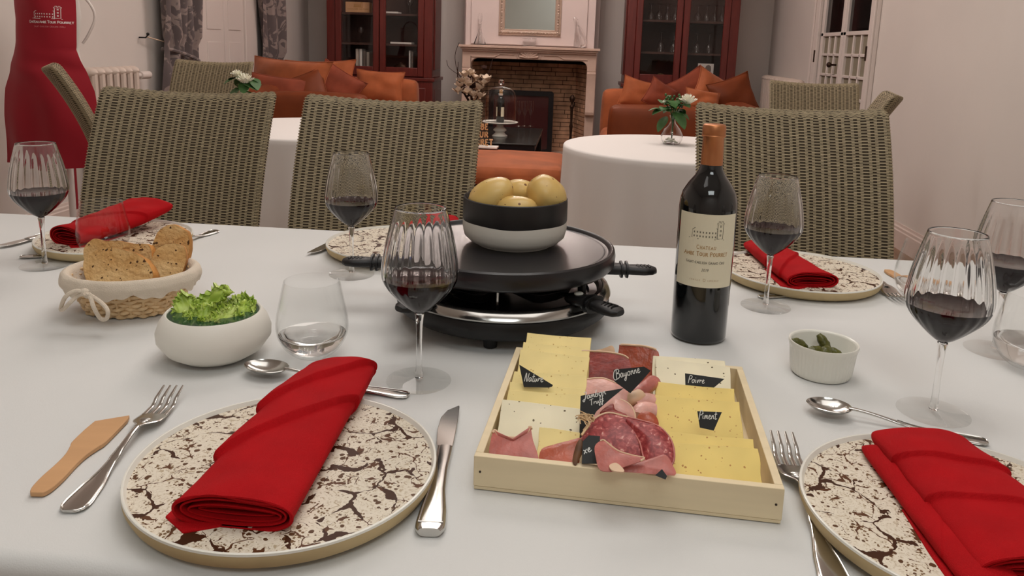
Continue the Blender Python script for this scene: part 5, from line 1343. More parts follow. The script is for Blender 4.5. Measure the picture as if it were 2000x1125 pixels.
MB().tube([(-.10, .115, .030), (-.12, .14, .030), (-.13, .16, .026)], .008, 10).build('cord_guard', 'grill', rg)
def rpan(label, ppx, tilt, clr, z=.058, reach=.20):
    # handle tip at pixel ppx ; the pan lies on the shelf radially
    tip = onz(ppx[0], ppx[1], TT+z+.012); d = Vector((tip.x-rcx, tip.y-rcy, 0)); R_ = d.length; ang = math.atan2(d.y, d.x)
    t = thing('raclette_pan', label, 'pan', (rcx, rcy, TT+z), ang, 'small raclette pans under the grill plate')
    r0 = R_-.155
    # trapezoid pan
    def o(k, x0, x1, w0, w1): return [(x0, -w0*k), (x1, -w1*k), (x1+.006, 0), (x1, w1*k), (x0, w0*k)]
    x0, x1 = r0-.045, r0+.045; mb = MB()
    A_ = [(x0, -.026), (x1-.01, -.038), (x1, -.030), (x1+.004, 0), (x1, .030), (x1-.01, .038), (x0, .026)]; c = ((x0+x1)/2, 0)
    B_ = [((x-c[0])*.86+c[0], y*.86) for x, y in A_]; n = len(A_)
    vs = [(x, y, .014) for x, y in A_]+[(x, y, .0) for x, y in B_]+[((x-c[0])*.83+c[0], y*.83, .0015) for x, y in A_]+[((x-c[0])*.96+c[0], y*.96, .014) for x, y in A_]
    fs = [(i, n+i, n+(i+1) % n, (i+1) % n) for i in range(n)]+[tuple(range(n, 2*n))]+[(2*n+i, 3*n+i, 3*n+(i+1) % n, 2*n+(i+1) % n) for i in range(n)]+[tuple(reversed(range(2*n, 3*n)))]+[(3*n+i, i, (i+1) % n, 3*n+(i+1) % n) for i in range(n)]
    mb.add(vs, fs); mb.build('dish', 'plate_black', t, bevel=.001)
    xh = R_
    MB().sweep([(x1+.002, 0, .012, .006, .0015), (x1+.02, 0, .014, .0055, .0018), (xh-.085, 0, .012, .0055, .0022)], 12).build('shank', 'blackmetal', t)
    MB().sweep([(xh-.088, 0, .012, .011, .005), (xh-.082, 0, .012, .0145, .0072), (xh-.060, 0, .0125, .0150, .0078), (xh-.040, 0, .012, .0120, .0068), (xh-.036, 0, .012, .0135, .0068), (xh-.018, 0, .012, .0160, .0066), (xh-.006, 0, .012, .0140, .0056), (xh, 0, .012, .0080, .0038)], 18).build('grip', 'grill', t, ang=50)
    for xx in (xh-.044, xh-.052): MB().sweep([(xx-.0014, 0, .012, .0170, .0115), (xx+.0014, 0, .012, .0175, .0120)], 16).build('fin', 'grill', t)
    for k in range(4): MB().tube([(xh-.010-.0055*k, -.007, .0180), (xh-.012-.0055*k, 0, .0198), (xh-.010-.0055*k, .007, .0180)], .0011, 6).build('grip_rib', 'grill', t)
    MB().lathe([(.0, .0190), (.0062, .0190), (.0063, .0212), (.0045, .0222), (0, .0224)], 20, cx=xh-.072).build('colour_button', clr, t, label={'btn_white': 'white button', 'btn_blue': 'blue button', 'btn_red': 'red button', 'btn_black': 'black button'}[clr])
    return t
M['btn_white'] = mat('btn_white', srgb(235, 235, 225), .3); M['btn_blue'] = mat('btn_blue', srgb(30, 70, 190), .3); M['btn_red'] = mat('btn_red', srgb(190, 60, 70), .3); M['btn_black'] = mat('btn_black', srgb(20, 20, 20), .3)
rpan('black raclette pan with white button, handle toward the wine bottle base', (1212, 612), 0, 'btn_white', .052)
rpan('black raclette pan with reddish button, handle pointing right', (1281, 528), 0, 'btn_red', .066)
rpan('black raclette pan with blue button, handle pointing left behind the wine glass', (670, 510), 0, 'btn_blue', .064)
rpan('black raclette pan whose grip shows left of the grill base', (779, 604), 0, 'btn_black', .046)
# ------------------------------------------------------------------ potatoes in their bowl
pb = onz(1004, 474, TT+.1085); pbl = thing('potato_bowl', 'round bowl, black above and white below, standing on the grill', 'bowl', (pb.x, pb.y, TT+.1085))
k = 1.0; Rb = .0775
MB().lathe([(0, .0), (Rb*.72, 0), (Rb*.74, .003), (Rb*.86, .006), (Rb*.965, .014), (Rb, .026), (Rb*1.0, .0395)], 96).build('lower_body', 'matte_white', pbl, ang=50)
mb = MB().lathe([(Rb*1.0, .0), (Rb*1.004, .001), (Rb*1.0, .027), (Rb*.995, .0315), (Rb*.975, .0325), (Rb*.955, .031), (Rb*.95, .0), (Rb*.90, -.018), (Rb*.7, -.026), (0, -.0275)], 96, lambda a, r, z, k: r)
vs = []
for (x, y, z) in mb.v:
    a = math.atan2(y, x)
    if abs(z) < .0012 and math.hypot(x, y) > Rb*.98: z += .0016*math.sin(a)+.0006*math.sin(a*5)
    vs.append((x, y, z+.0385))
mb.v = vs; mb.build('glazed_upper_body', 'black_glaze', pbl, ang=50, label='matte black glazed upper half')
def potato(label, px, py, r, dx, rot, Y=None, dz=0):
    p = aty(px, py, pb.y+Y); o = MB().ell((0, 0, 0), r, 28, nz=.10, seed=dx, sc=1.2).build('potato', 'potato', None, ang=180, loc=(p.x, p.y, p.z+dz), rot=rot); tag(o, label, 'potato', 'cooked potatoes in the bowl'); return o
potato('large yellow potato at the left of the black and white bowl', 960, 382, (.036, .030, .024), 1.0, (.3, -.5, .1), -.018)
potato('big round yellow potato at the right of the bowl', 1067, 380, (.031, .030, .027), 2.2, (.2, .5, .2), -.006)
potato('potato at the back of the bowl between the two large ones', 1017, 372, (.026, .024, .018), 3.1, (0, .1, 0), .034)
potato('smaller potato at the front middle of the bowl, half sunk', 1010, 410, (.031, .022, .021), 4.6, (0, .05, -.2), -.044)

# ================================================================== WINE BOTTLE
bo = onz(1363, 655, TT); bo.y += .0; wb_ = thing('wine_bottle', 'dark red wine bottle with cream label and copper capsule', 'bottle', (bo.x, bo.y, TT))
hb = .303; r0 = .0392
MB().lathe([(0, .006), (.026, .002), (.034, 0), (.0375, .0015), (.0385, .006), (r0, .10), (.0396, .188), (.0390, .198), (.0360, .210), (.0290, .222), (.0205, .233), (.0158, .242), (.0142, .252), (.0138, .286), (0, .286)], 96).build('body', 'bottle', wb_, ang=60)
MB().lathe([(.0149, .2455), (.0147, .262), (.0142, .285), (.0155, .2865), (.0158, .296), (.0152, .3015), (.0138, .3030), (0, .3026)], 64).build('capsule', 'copper', wb_, ang=50)
ring([(.0158, .2862), (.0164, .2875), (.0158, .2888)]).build('capsule_ring', 'copper', wb_)
view = math.atan2(-bo.y, -bo.x); aL = view-.04+ (.10)   # label centre faces slightly left of the lens
LR = .0398; lz0, lz1 = .083, .185; half = 1.12
def lmap(u, v, l): a = aL+u/LR; return ((LR+.0003+l)*math.cos(a), (LR+.0003+l)*math.sin(a), v)
MB().grid(lambda u, v: lmap((2*u-1)*half*LR, lerp(lz0, lz1, v), 0), 40, 1, thick=.0003).build('label', 'paper', wb_, ang=80, label='cream paper label with house drawing')
mb = MB(); chateau(mb, 0.001, .1520, .044, lmap, .0008); lab = mb.build('house_drawing', 'ink_grey', wb_, smooth=False)
# grey tint band of the building
mb = MB(); text(mb, 'CHATEAU', .0052, 0, .1370, lmap, w=.0006, caps=.8, serif=True, track=.2); text(mb, 'AMBE TOUR POURRET', .0056, 0, .1275, lmap, w=.0008, caps=.82, serif=True, track=.12); mb.build('name_lettering', 'ink_gold', wb_, smooth=False)
mb = MB(); text(mb, 'SAINT-EMILION GRAND CRU', .0034, 0, .1165, lmap, w=.00045, caps=.9, serif=True, track=.16); text(mb, '2019', .0036, 0, .1060, lmap, w=.0004, slant=.2); mb.build('origin_lettering', 'ink_dark', wb_, smooth=False)
mb = MB(); text(mb, 'FAMILLE', .0018, -.012, .0925, lmap, w=.00025, track=.6)
ribbon(mb, [(-.0012, .0955), (-.0012, .0925), (0, .0915), (.0012, .0925), (.0012, .0955), (-.0012, .0955)], .0004, lmap); text(mb, 'LURGOILE', .0018, .0125, .0925, lmap, w=.00025, track=.5); mb.build('family_line', 'ink_gold', wb_, smooth=False)

# ================================================================== WOODEN TRAY WITH CHEESE AND MEATS
ta, tb2 = onz(924, 955, TT), onz(1526, 1024, TT); TA = math.atan2((tb2-ta).y, (tb2-ta).x); TWd = (tb2-ta).length; TH = .033
TMt = Matrix.Translation(ta) @ Matrix.Rotation(TA, 4, 'Z')
bk = TMt.inverted() @ onz(1436, 715, TT+TH); TDp = bk.y
tr = thing('wooden_tray', 'pale poplar wood tray holding raclette cheese and cured meats', 'tray', ta, TA); e = .0075
MB().box(0, TWd, 0, e, .0035, TH).build('front_board', 'pine', tr, bevel=.0006)
MB().box(0, TWd, TDp-e, TDp, .0035, TH).build('back_board', 'pine', tr, bevel=.0006)
MB().box(0, e, e+.0002, TDp-e-.0002, .0035, TH).build('side_board', 'pine', tr, bevel=.0006)
MB().box(TWd-e, TWd, e+.0002, TDp-e-.0002, .0035, TH).build('side_board', 'pine', tr, bevel=.0006)
MB().box(.0006, TWd-.0006, .0006, TDp-.0006, 0, .0032).build('bottom_board', 'pine', tr, bevel=.0004)
for x in (.006, TWd-.006):
    q = MB(); q.T = Matrix(((1, 0, 0, x), (0, 0, 1, 0), (0, 1, 0, .018), (0, 0, 0, 1))); q.lathe([(0, -.0004), (.0011, -.0004), (.0011, .001), (0, .001)], 12); q.build('nail', 'nail', tr)
def slice_(mt, px, py, xl, xr, label, grp, th=.5, size=.085, ztop=.043, thk=.0032, dz=0):
    w_ = TMt.inverted() @ onz(px, py, TT+ztop+dz); y1 = w_.y; s_ = size
    ymin = .009; Lh = s_*math.cos(th)
    if y1-Lh < ymin: s_ = max(.02, (y1-ymin)/math.cos(th))
    ct, st_ = math.cos(th), math.sin(th); mb = MB(); n = 10
    rnd = random.Random(int(px*7+py)); ja = [rnd.uniform(-.0009, .0009) for _ in range(4)]
    def fn(u, v):
        x = lerp(xl+ja[0], xr+ja[1], u); d = v*s_; zz = .0009*math.sin(u*3+py)*1+.0007*math.sin(v*4+px)
        x += .0006*math.sin(v*9+py)*(1 if u > .5 else -1)*abs(u-.5)*2
        return (x-(xl+xr)/2, -d*ct+zz*st_+ja[2]*(2*u-1), -d*st_+zz*ct)
    g_ = MB(); g_.grid(fn, 8, 8, thick=thk); g_.f = [q[::-1] for q in g_.f]; g_.v = g_.v
    wp = TMt @ Vector(((xl+xr)/2, y1, ztop+dz))
    o = g_.build('cheese_slice', mt, None, ang=50, bevel=.0005, loc=wp, rot=(0, 0, TA)); tag(o, label, 'cheese', grp); return o
gL, gR = 'cheese slices in the left row of the tray', 'cheese slices in the right row of the tray'
ordn = ['rearmost', 'second from the back', 'third from the back', 'fourth from the back under the tag', 'fifth, just before the tag', 'sixth from the back']
for k, y in enumerate((657, 676, 693, 734, 757, 771)):
    slice_('cheese', 1070, y, .0125, .093, 'plain yellow cheese slice in the left row, '+ordn[k], gL, dz=[.008, .005, .003, .002, .001, 0][k])
slice_('cheese_pepper', 1050, 793, .0105, .0955, 'pale peppered cheese slice in the left row, nearest the front', gL, dz=-.001)
slice_('cheese', 1090, 843, .054, .0925, 'small yellow cheese piece between the two ham pieces, front left', gL, dz=-.004)
slice_('cheese_pepper', 1355, 703, .166, .2485, 'pale peppered cheese slice at the back of the right row', gR)
slice_('cheese_pepper', 1355, 711, .169, .2520, 'second pale peppered slice hidden under the rearmost one, right row', gR, dz=.0004)
for k, (y, lab) in enumerate(((757, 'yellow chili cheese slice in the right row, just below the peppered one'), (783, 'yellow chili cheese slice in the right row carrying the lower tag'), (852, 'yellow chili cheese slice in the right row, second from the front'), (872, 'large yellow chili cheese slice at the front of the right row'))):
    slice_('cheese_chili', 1370, y, .1655+.0, .2490+.0055*min(k, 2)*.5, lab, gR, dz=[0, 0, -.001, -.001][k])
def plane_pt(px, py, y0, z0, th):
    # point of the pixel's ray on the plane through tray-local (y0, z0) with tilt th about the tray's x axis
    n = TMt.to_3x3() @ Vector((0, -math.sin(th), math.cos(th))); P0 = TMt @ Vector((0, y0, z0)); d = ray(px, py); c = Vector((0, 0, CZ))
    return c+d*((P0-c).dot(n)/d.dot(n))
def anchor(px, py, z): w_ = TMt.inverted() @ onz(px, py, TT+z); return w_.y, z
def sheet(name, mt, poly, label, cat, grp, th, az, wav=.002, thk=.0016, freq=60, folds=0, seed=0, bulge=0, edge=None, sm=4):
    # poly in photo pixels, az = (px, py, height over the cloth) anchoring the plane
    y0, z0 = anchor(*az); P = [plane_pt(a, b, y0, z0, th) for a, b in poly]; C_ = sum(P, Vector())/len(P)
    n_ = (TMt.to_3x3() @ Vector((0, -math.sin(th), math.cos(th)))).normalized(); B_ = catmull(P, sm, closed=True); N = len(B_); K = 9
    t = TMt.to_3x3() @ Vector((1, 0, 0)); b = n_.cross(t)
    def fn(u, v):
        k = min(int(round(u*N)), N) % N; p = C_.lerp(B_[k], v); r = p-C_; a, c = r.dot(t), r.dot(b)
        h_ = wav*math.sin(a*freq+seed)*math.cos(c*freq*.7+seed*2)+wav*.6*mnoise.noise(Vector((a*45+seed, c*45, 1)))+bulge*(1-v*v)
        return p-C_+n_*h_
    m = MB(); m.grid(lambda u, v: fn(u, v), N, K, closeu=True, thick=thk)
    o = m.build(name, mt, None, ang=75, loc=C_); tag(o, label, cat, grp)
    if edge:
        rimp = [fn(i/N, 1.0) for i in range(edge[1], edge[2])]; MB().tube(rimp, edge[3] if len(edge) > 3 else .0014, 6).build('fat_rim', edge[0], o, label='pale fatty rim')
    return o
gm = 'cured meats in the tray'
sheet('ham_slice', 'ham_orange', [(1209, 680), (1212, 673), (1235, 674), (1262, 677), (1286, 688), (1284, 720), (1283, 765), (1250, 760), (1205, 740)], 'orange-red dry ham slice standing at the back right of the meat row', 'ham', gm, 1.05, (1245, 690, .045), edge=('fat', 4, 16, .0014))
sheet('ham_slice', 'ham', [(1131, 690), (1136, 684), (1170, 686), (1200, 690), (1224, 698), (1232, 715), (1232, 745), (1190, 748), (1132, 745)], 'dark red dry ham slice standing at the back left of the meat row', 'ham', gm, .85, (1180, 700, .044), edge=('fat', 4, 18, .0012))
sheet('ham_rind_scrap', 'fat', [(1160, 684), (1182, 679), (1195, 676), (1200, 684), (1198, 692), (1172, 690)], 'small cream rind scrap on top of the dark red ham', 'ham', gm, .9, (1180, 682, .046), wav=.004, freq=150)
sheet('cooked_ham_slice', 'cooked', [(1130, 745), (1150, 739), (1175, 738), (1195, 745), (1215, 755), (1235, 775), (1242, 800), (1236, 822), (1180, 830), (1128, 810)], 'large pink cooked ham slice under the slanted black tag', 'ham', gm, .5, (1180, 765, .040), bulge=.006, wav=.002, edge=('fat', 2, 26, .0012))
sheet('cooked_ham_fold', 'cooked', [(1178, 795), (1200, 780), (1222, 785), (1236, 800), (1238, 822), (1200, 832), (1165, 820)], 'rounded pink ham fold in the centre of the tray', 'ham', gm, .6, (1205, 800, .044), bulge=.008, edge=('fat', 6, 18, .001))
def roll_(mt, pts, r, label, z=.042):
    P = [onz(a, b, TT+z+dz) for a, b, dz in pts]; c = P[0]; P = [p-c for p in P]; o = MB().tube(catmull(P, 5), r, 14, flat=.8).build('ham_roll', mt, None, ang=60, loc=c); tag(o, label, 'ham', gm); return o
roll_('ham_pink', [(1276, 745, 0), (1262, 757, .002), (1246, 768, .001), (1238, 774, -.001)], .0085, 'small rolled ham piece right of the black Bayonne tag')
o = roll_('fat', [(1250, 772, .0015), (1238, 777, .0015), (1232, 779, 0)], .0080, 'pale fat end of the small ham roll')
roll_('cooked', [(1238, 792, -.006), (1258, 784, -.004), (1278, 787, -.006)], .0105, 'pink ham fold beside the right cheese row, upper')
roll_('cooked', [(1246, 820, -.006), (1258, 803, -.004), (1278, 806, -.006)], .0110, 'pink ham fold beside the right cheese row, lower')
sheet('ham_scrap', 'ham_orange', [(1248, 808), (1262, 803), (1280, 812), (1286, 832), (1265, 836), (1245, 825)], 'small orange-red ham scrap above the salami', 'ham', gm, .6, (1265, 820, .052), bulge=.003)
sheet('ham_scrap', 'ham', [(1172, 804), (1196, 788), (1202, 800), (1225, 812), (1205, 818), (1180, 815)], 'pointed red ham scrap above the salami', 'ham', gm, .6, (1195, 805, .053), bulge=.002)
sheet('salami_slice', 'salami', [(1136, 850), (1148, 828), (1168, 812), (1190, 806), (1215, 812), (1240, 822), (1262, 850), (1268, 880), (1262, 900), (1220, 905), (1175, 895), (1150, 880)], 'marbled salami slice lying on the left of the other, with net scrap', 'salami', gm, .48, (1200, 830, .056), bulge=.004, edge=('fat', 2, 26, .001))
sheet('salami_slice', 'salami', [(1222, 815), (1250, 820), (1285, 832), (1305, 852), (1315, 875), (1316, 900), (1305, 915), (1275, 912), (1258, 895), (1250, 865), (1238, 842)], 'marbled salami slice overlapping to the right, beside the chili cheese', 'salami', gm, .46, (1270, 840, .058), bulge=.004, edge=('ham_pink', 1, 40, .0009))
sheet('ham_slice', 'ham_pink', [(1162, 868), (1176, 858), (1184, 862), (1206, 880), (1240, 893), (1258, 897), (1246, 905), (1220, 912), (1200, 920), (1172, 916), (1164, 893)], 'pink ham slice draped over the left salami at the front', 'ham', gm, .42, (1200, 880, .052), bulge=.002, edge=('fat', 3, 24, .0009))
sheet('ham_slice', 'ham_pink', [(1192, 910), (1215, 904), (1250, 901), (1280, 893), (1300, 890), (1314, 912), (1318, 930), (1280, 927), (1240, 922), (1205, 918)], 'pink ham slice at the front wall of the tray under the salami', 'ham', gm, .40, (1250, 905, .044), bulge=.002)
sheet('fat_piece', 'fat', [(1190, 908), (1204, 904), (1218, 917), (1216, 922), (1196, 918)], 'white fat piece at the front wall of the tray', 'ham', gm, .4, (1204, 912, .047))
sheet('ham_slice', 'ham_pink', [(959, 853), (966, 838), (974, 848), (988, 854), (1012, 855), (1030, 845), (1036, 835), (1041, 862), (1050, 904), (1000, 900), (958, 894)], 'pink ham piece in the front left corner of the tray', 'ham', gm, .40, (1000, 870, .036), bulge=.002, edge=('fat', 2, 26, .0016))
sheet('ham_slice', 'ham_orange', [(1058, 874), (1085, 866), (1110, 861), (1135, 856), (1141, 868), (1133, 890), (1126, 912), (1080, 908), (1054, 903)], 'orange-pink ham piece with dark rind, front left of the salami', 'ham', gm, .38, (1100, 880, .036), bulge=.002)
sheet('ham_rind', 'rind', [(1124, 872), (1132, 858), (1140, 862), (1140, 880), (1130, 900), (1124, 908), (1118, 900)], 'brown ham rind at the edge of the orange-pink ham', 'ham', gm, .38, (1130, 880, .040), bulge=.002, thk=.0026)
# frayed net of the salami
y0, z0 = anchor(1150, 822, .060); mb = MB(); c = plane_pt(1150, 822, y0, z0, .5); rn = random.Random(4)
for k in range(26):
    a = rn.uniform(1.2, 4.2); l = rn.uniform(.006, .014); p0 = Vector((rn.uniform(-.003, .006), rn.uniform(-.004, .004), rn.uniform(-.001, .002)))
    mb.tube(catmull([p0, p0+Vector((math.cos(a)*l*.6, math.sin(a)*l*.3, l*.3)), p0+Vector((math.cos(a+.5)*l, math.sin(a+.6)*l*.5, l*.35*rn.uniform(-1, 1)+.002))], 4), .0005, 4)
mb.tube([p-c for p in [plane_pt(1152, 828, y0, z0, .5), plane_pt(1143, 840, y0, z0, .5), plane_pt(1136, 850, y0, z0, .5)]], .0012, 6)
o = mb.build('salami_net', 'rattan', None, loc=c); tag(o, 'frayed cream string net at the upper left of the salami', 'net', kind='stuff')
# slate name tags with chalk writing
def slate(poly, az, th, words, label, yaw=0.0):
    y0, z0 = anchor(*az); P = [plane_pt(a, b, y0, z0, th) for a, b in poly]; c = P[0]
    n_ = (TMt.to_3x3() @ Vector((0, -math.sin(th), math.cos(th)))).normalized(); Q = [p-c for p in P]
    m = MB(); k = len(Q); vs = [q for q in Q]+[q-n_*.0012 for q in Q]; m.add(vs, [tuple(range(k)), tuple(reversed(range(k, 2*k)))]+[(i, k+i, k+(i+1) % k, (i+1) % k) for i in range(k)])
    # keep the winding outward
    if (Q[1]-Q[0]).cross(Q[2]-Q[0]).dot(n_) < 0: m.f = [f[::-1] for f in m.f]
    t = thing('name_tag', label, 'tag', c, 0, 'black name tags stuck into the cheese and meats'); m.build('slate', 'slate', t)
    for (s_, h_, a, b, u2) in words:   # text along the line from pixel a to pixel b
        p, q = plane_pt(a[0], a[1], y0, z0, th)-c, plane_pt(b[0], b[1], y0, z0, th)-c; X = (q-p).normalized(); Yv = n_.cross(X)
        w_ = sum(LOW[ch][1]+.06 for ch in s_)*h_; kx = (q-p).length/w_
        mb = MB(); text(mb, s_, h_, 0, 0, lambda u, v, l: p+X*u*kx+Yv*v*kx**.5+n_*(l), font=LOW, w=h_*.10, align='l', track=.06, slant=.15, smooth=True, lift=.0004); mb.build('writing', 'chalk', t, smooth=False)
    return t
slate([(1014, 712), (1080, 752), (1078, 755), (1072, 757), (1023, 756)], (1045, 740, .055), 1.1, [('Nature', .0095, (1024, 745), (1061, 746), 0)], 'slanted black tag lettered Nature on the left cheese row')
slate([(1198, 722), (1258, 716), (1271, 724), (1252, 746), (1231, 768), (1200, 745)], (1232, 740, .066), 1.15, [('Bayonne', .0092, (1203, 740), (1251, 727), 0)], 'black tag lettered Bayonne on the dark red ham')
slate([(1134, 773), (1218, 758), (1190, 781), (1165, 803), (1131, 862)], (1160, 790, .060), 1.0, [('Jambon', .0055, (1140, 781), (1184, 770), 0), ('Truff', .0048, (1154, 792), (1180, 784), 0)], 'slanted black tag with two lines lettered Jambon on the cooked ham')
slate([(1338, 729), (1415, 740), (1387, 763), (1339, 758)], (1370, 748, .048), 1.0, [('Poivre', .0080, (1344, 747), (1376, 749), 0)], 'black tag lettered Poivre on the pale peppered cheese')
slate([(1362, 803), (1410, 805), (1394, 841), (1367, 835)], (1385, 820, .050), 1.05, [('Piment', .0085, (1365, 818), (1400, 819), 0)], 'black tag lettered Piment on the yellow chili cheese')
slate([(1138, 862), (1150, 850), (1172, 852), (1168, 905), (1136, 905)], (1150, 880, .044), .7, [('xe', .0060, (1141, 887), (1156, 881), 0)], 'black tag half covered by the ham at the front, ending in e')
slate([(1280, 928), (1293, 916), (1303, 930), (1300, 936)], (1290, 925, .048), .8, [], 'corner of a black tag at the front wall of the tray')

# ================================================================== BREAD BASKET
bc = onz(262, 602, TT); bk_ = thing('bread_basket', 'oval willow basket with cream cloth liner and a tied cord', 'basket', (bc.x, bc.y, TT), .22)
BH = .054
def bel(k): return lerp(.062, .085, k), lerp(.046, .068, k)   # half axes at height fraction k
mb = MB(); NS = 26
rows_ = 9
for r_ in range(rows_):
    k = r_/(rows_-1)*.92; a_, b_ = bel(k); P = []
    for i in range(NS*8):
        t = 2*PI*i/(NS*8); o_ = .0022*math.sin(NS*t+(PI if r_ % 2 else 0)); P.append(((a_+o_)*math.cos(t), (b_+o_)*math.sin(t), .004+k*BH+.0012*math.sin(NS*t*.5+r_)))
    mb.tube(P, .0037, 6, closed=True)
stuff(mb.build('willow_weave', 'rattan', bk_))
for i in range(NS):
    t = 2*PI*(i+.25)/NS*1.0; a0_, b0_ = bel(0); a1_, b1_ = bel(1)
    MB().tube([(a0_*math.cos(t), b0_*math.sin(t), .001), (a1_*math.cos(t), b1_*math.sin(t), BH)], .0021, 6).build('stake', 'rattan', bk_)
a_, b_ = bel(0); MB().lathe([(0, .0015), (a_, .0015), (a_, .005), (0, .005)], 48, sy=b_/a_).build('bottom', 'rattan', bk_)
# liner: inside, over the rim and down the outside
def lin(u, v):
    t = 2*PI*u; tab = [(0, (.048, .036, .012)), (.15, (.055, .043, .012)), (.45, (.077, .063, BH-.006)), (.53, (.082, .068, BH+.006)), (.60, (.0875, .0735, BH+.009)), (.68, (.0925, .078, BH+.006)), (.76, (.0945, .080, BH-.002)), (.88, (.093, .078, BH-.009)), (1, (.090, .075, BH-.015))]
    A_ = interp([(a, Vector(b)) for a, b in tab], v)
    f_ = .0010*math.sin(7*t+3*math.sin(4*t))*max(0, (v-.6)/.4)+.0016*mnoise.noise(Vector((math.cos(t)*5, math.sin(t)*5, v*6)))+.0012*math.sin(31*t+2*math.sin(3*t))*max(0, (v-.88)/.12); z = A_[2]+(.003*math.sin(9*t+1)+.002*math.sin(23*t))*max(0, (v-.85)/.15)
    return ((A_[0]+f_)*math.cos(t), (A_[1]+f_)*math.sin(t), z)
MB().grid(lin, 180, 40, closeu=True, thick=.0012).build('cloth_liner', 'linen', bk_, ang=80)
# tied cord at the left front
inv = (Matrix.Translation((bc.x, bc.y, TT)) @ Matrix.Rotation(.22, 4, 'Z')).inverted()
def loc_(px, py, Y): return inv @ aty(px, py, Y)
ky = onz(165, 600, TT+.035).y-.008
knot = [loc_(165, 570, ky)]
for pts in ([(166, 572), (148, 568), (128, 580), (119, 602), (124, 604), (138, 590), (152, 578), (166, 573)], [(166, 572), (176, 580), (183, 600), (196, 622), (208, 622), (210, 606), (196, 590), (172, 574)]):
    P = [loc_(a, b, ky-.004*((i % 3))) for i, (a, b) in enumerate(pts)]; MB().tube(catmull(P, 5), .0028, 8).build('cord_loop', 'linen', bk_)
MB().ell(knot[0], (.006, .005, .005), 10, nz=.2).build('knot', 'linen', bk_)
def bread(poly, Y, label, thick=.016, yaw=0.0, lean=.25):
    # slice outline given on a near-vertical leaning plane through depth Y
    n_ = Vector((math.sin(yaw), -math.cos(yaw), math.tan(lean))).normalized(); P0 = aty(poly[0][0], poly[0][1], Y); cc = Vector((0, 0, CZ)); P = []
    for a, b in poly: d = ray(a, b); P.append(cc+d*((P0-cc).dot(n_)/d.dot(n_)))
    C_ = sum(P, Vector())/len(P); B_ = [p-C_ for p in catmull(P, 6, closed=True)]; N = len(B_)
    B_ = [p*(1+.025*mnoise.noise(Vector(p)*120)) for p in B_]
    t = thing('bread_slice', label, 'bread', C_, 0, 'slices of seeded bread in the basket')
    mb = MB(); K = 8; vs = []
    for v in range(K+1):
        for i in range(N): p = B_[i]*(v/K)*.985; vs.append(p+n_*(.0012*mnoise.noise(p*160)+.0008*mnoise.noise(p*60)))
    fs = [(v*N+i, v*N+(i+1) % N, (v+1)*N+(i+1) % N, (v+1)*N+i) for v in range(K) for i in range(N)]; mb.add(vs, fs)
    o_ = mb.build('crumb', 'bread', t, ang=80)
    mb = MB(); prof = [(.985, 0), (1.0, -.1), (1.015, -.5), (1.0, -.9), (.97, -1.0), (0.01, -1.0)]; vs = [B_[i]*s_+n_*(d*thick) for s_, d in prof for i in range(N)]
    mb.add(vs, [(v*N+i, v*N+(i+1) % N, (v+1)*N+(i+1) % N, (v+1)*N+i) for v in range(len(prof)-1) for i in range(N)]); mb.build('crust', 'crust', t, ang=80)
    return t
by = bc.y
bread([(300, 470), (312, 448), (334, 438), (356, 446), (368, 458), (370, 490), (360, 515), (330, 530), (300, 525), (292, 500)], by+.055, 'seeded bread slice at the back right of the basket', .014, .1, .3)
bread([(163, 495), (166, 480), (182, 466), (200, 470), (230, 470), (258, 476), (290, 478), (298, 500), (300, 540), (250, 560), (200, 550), (168, 535)], by+.035, 'seeded bread slice at the back left with torn corner', .014, -.05, .35)
bread([(296, 505), (310, 482), (335, 474), (358, 480), (364, 500), (360, 522), (345, 545), (312, 550), (298, 535)], by+.018, 'small seeded bread slice leaning at the right of the basket', .020, .35, .35)
bread([(162, 525), (168, 500), (190, 488), (215, 482), (245, 488), (272, 498), (290, 515), (300, 535), (290, 560), (255, 574), (210, 570), (172, 555)], by-.010, 'large seeded bread slice at the front left of the basket', .018, -.05, .45)

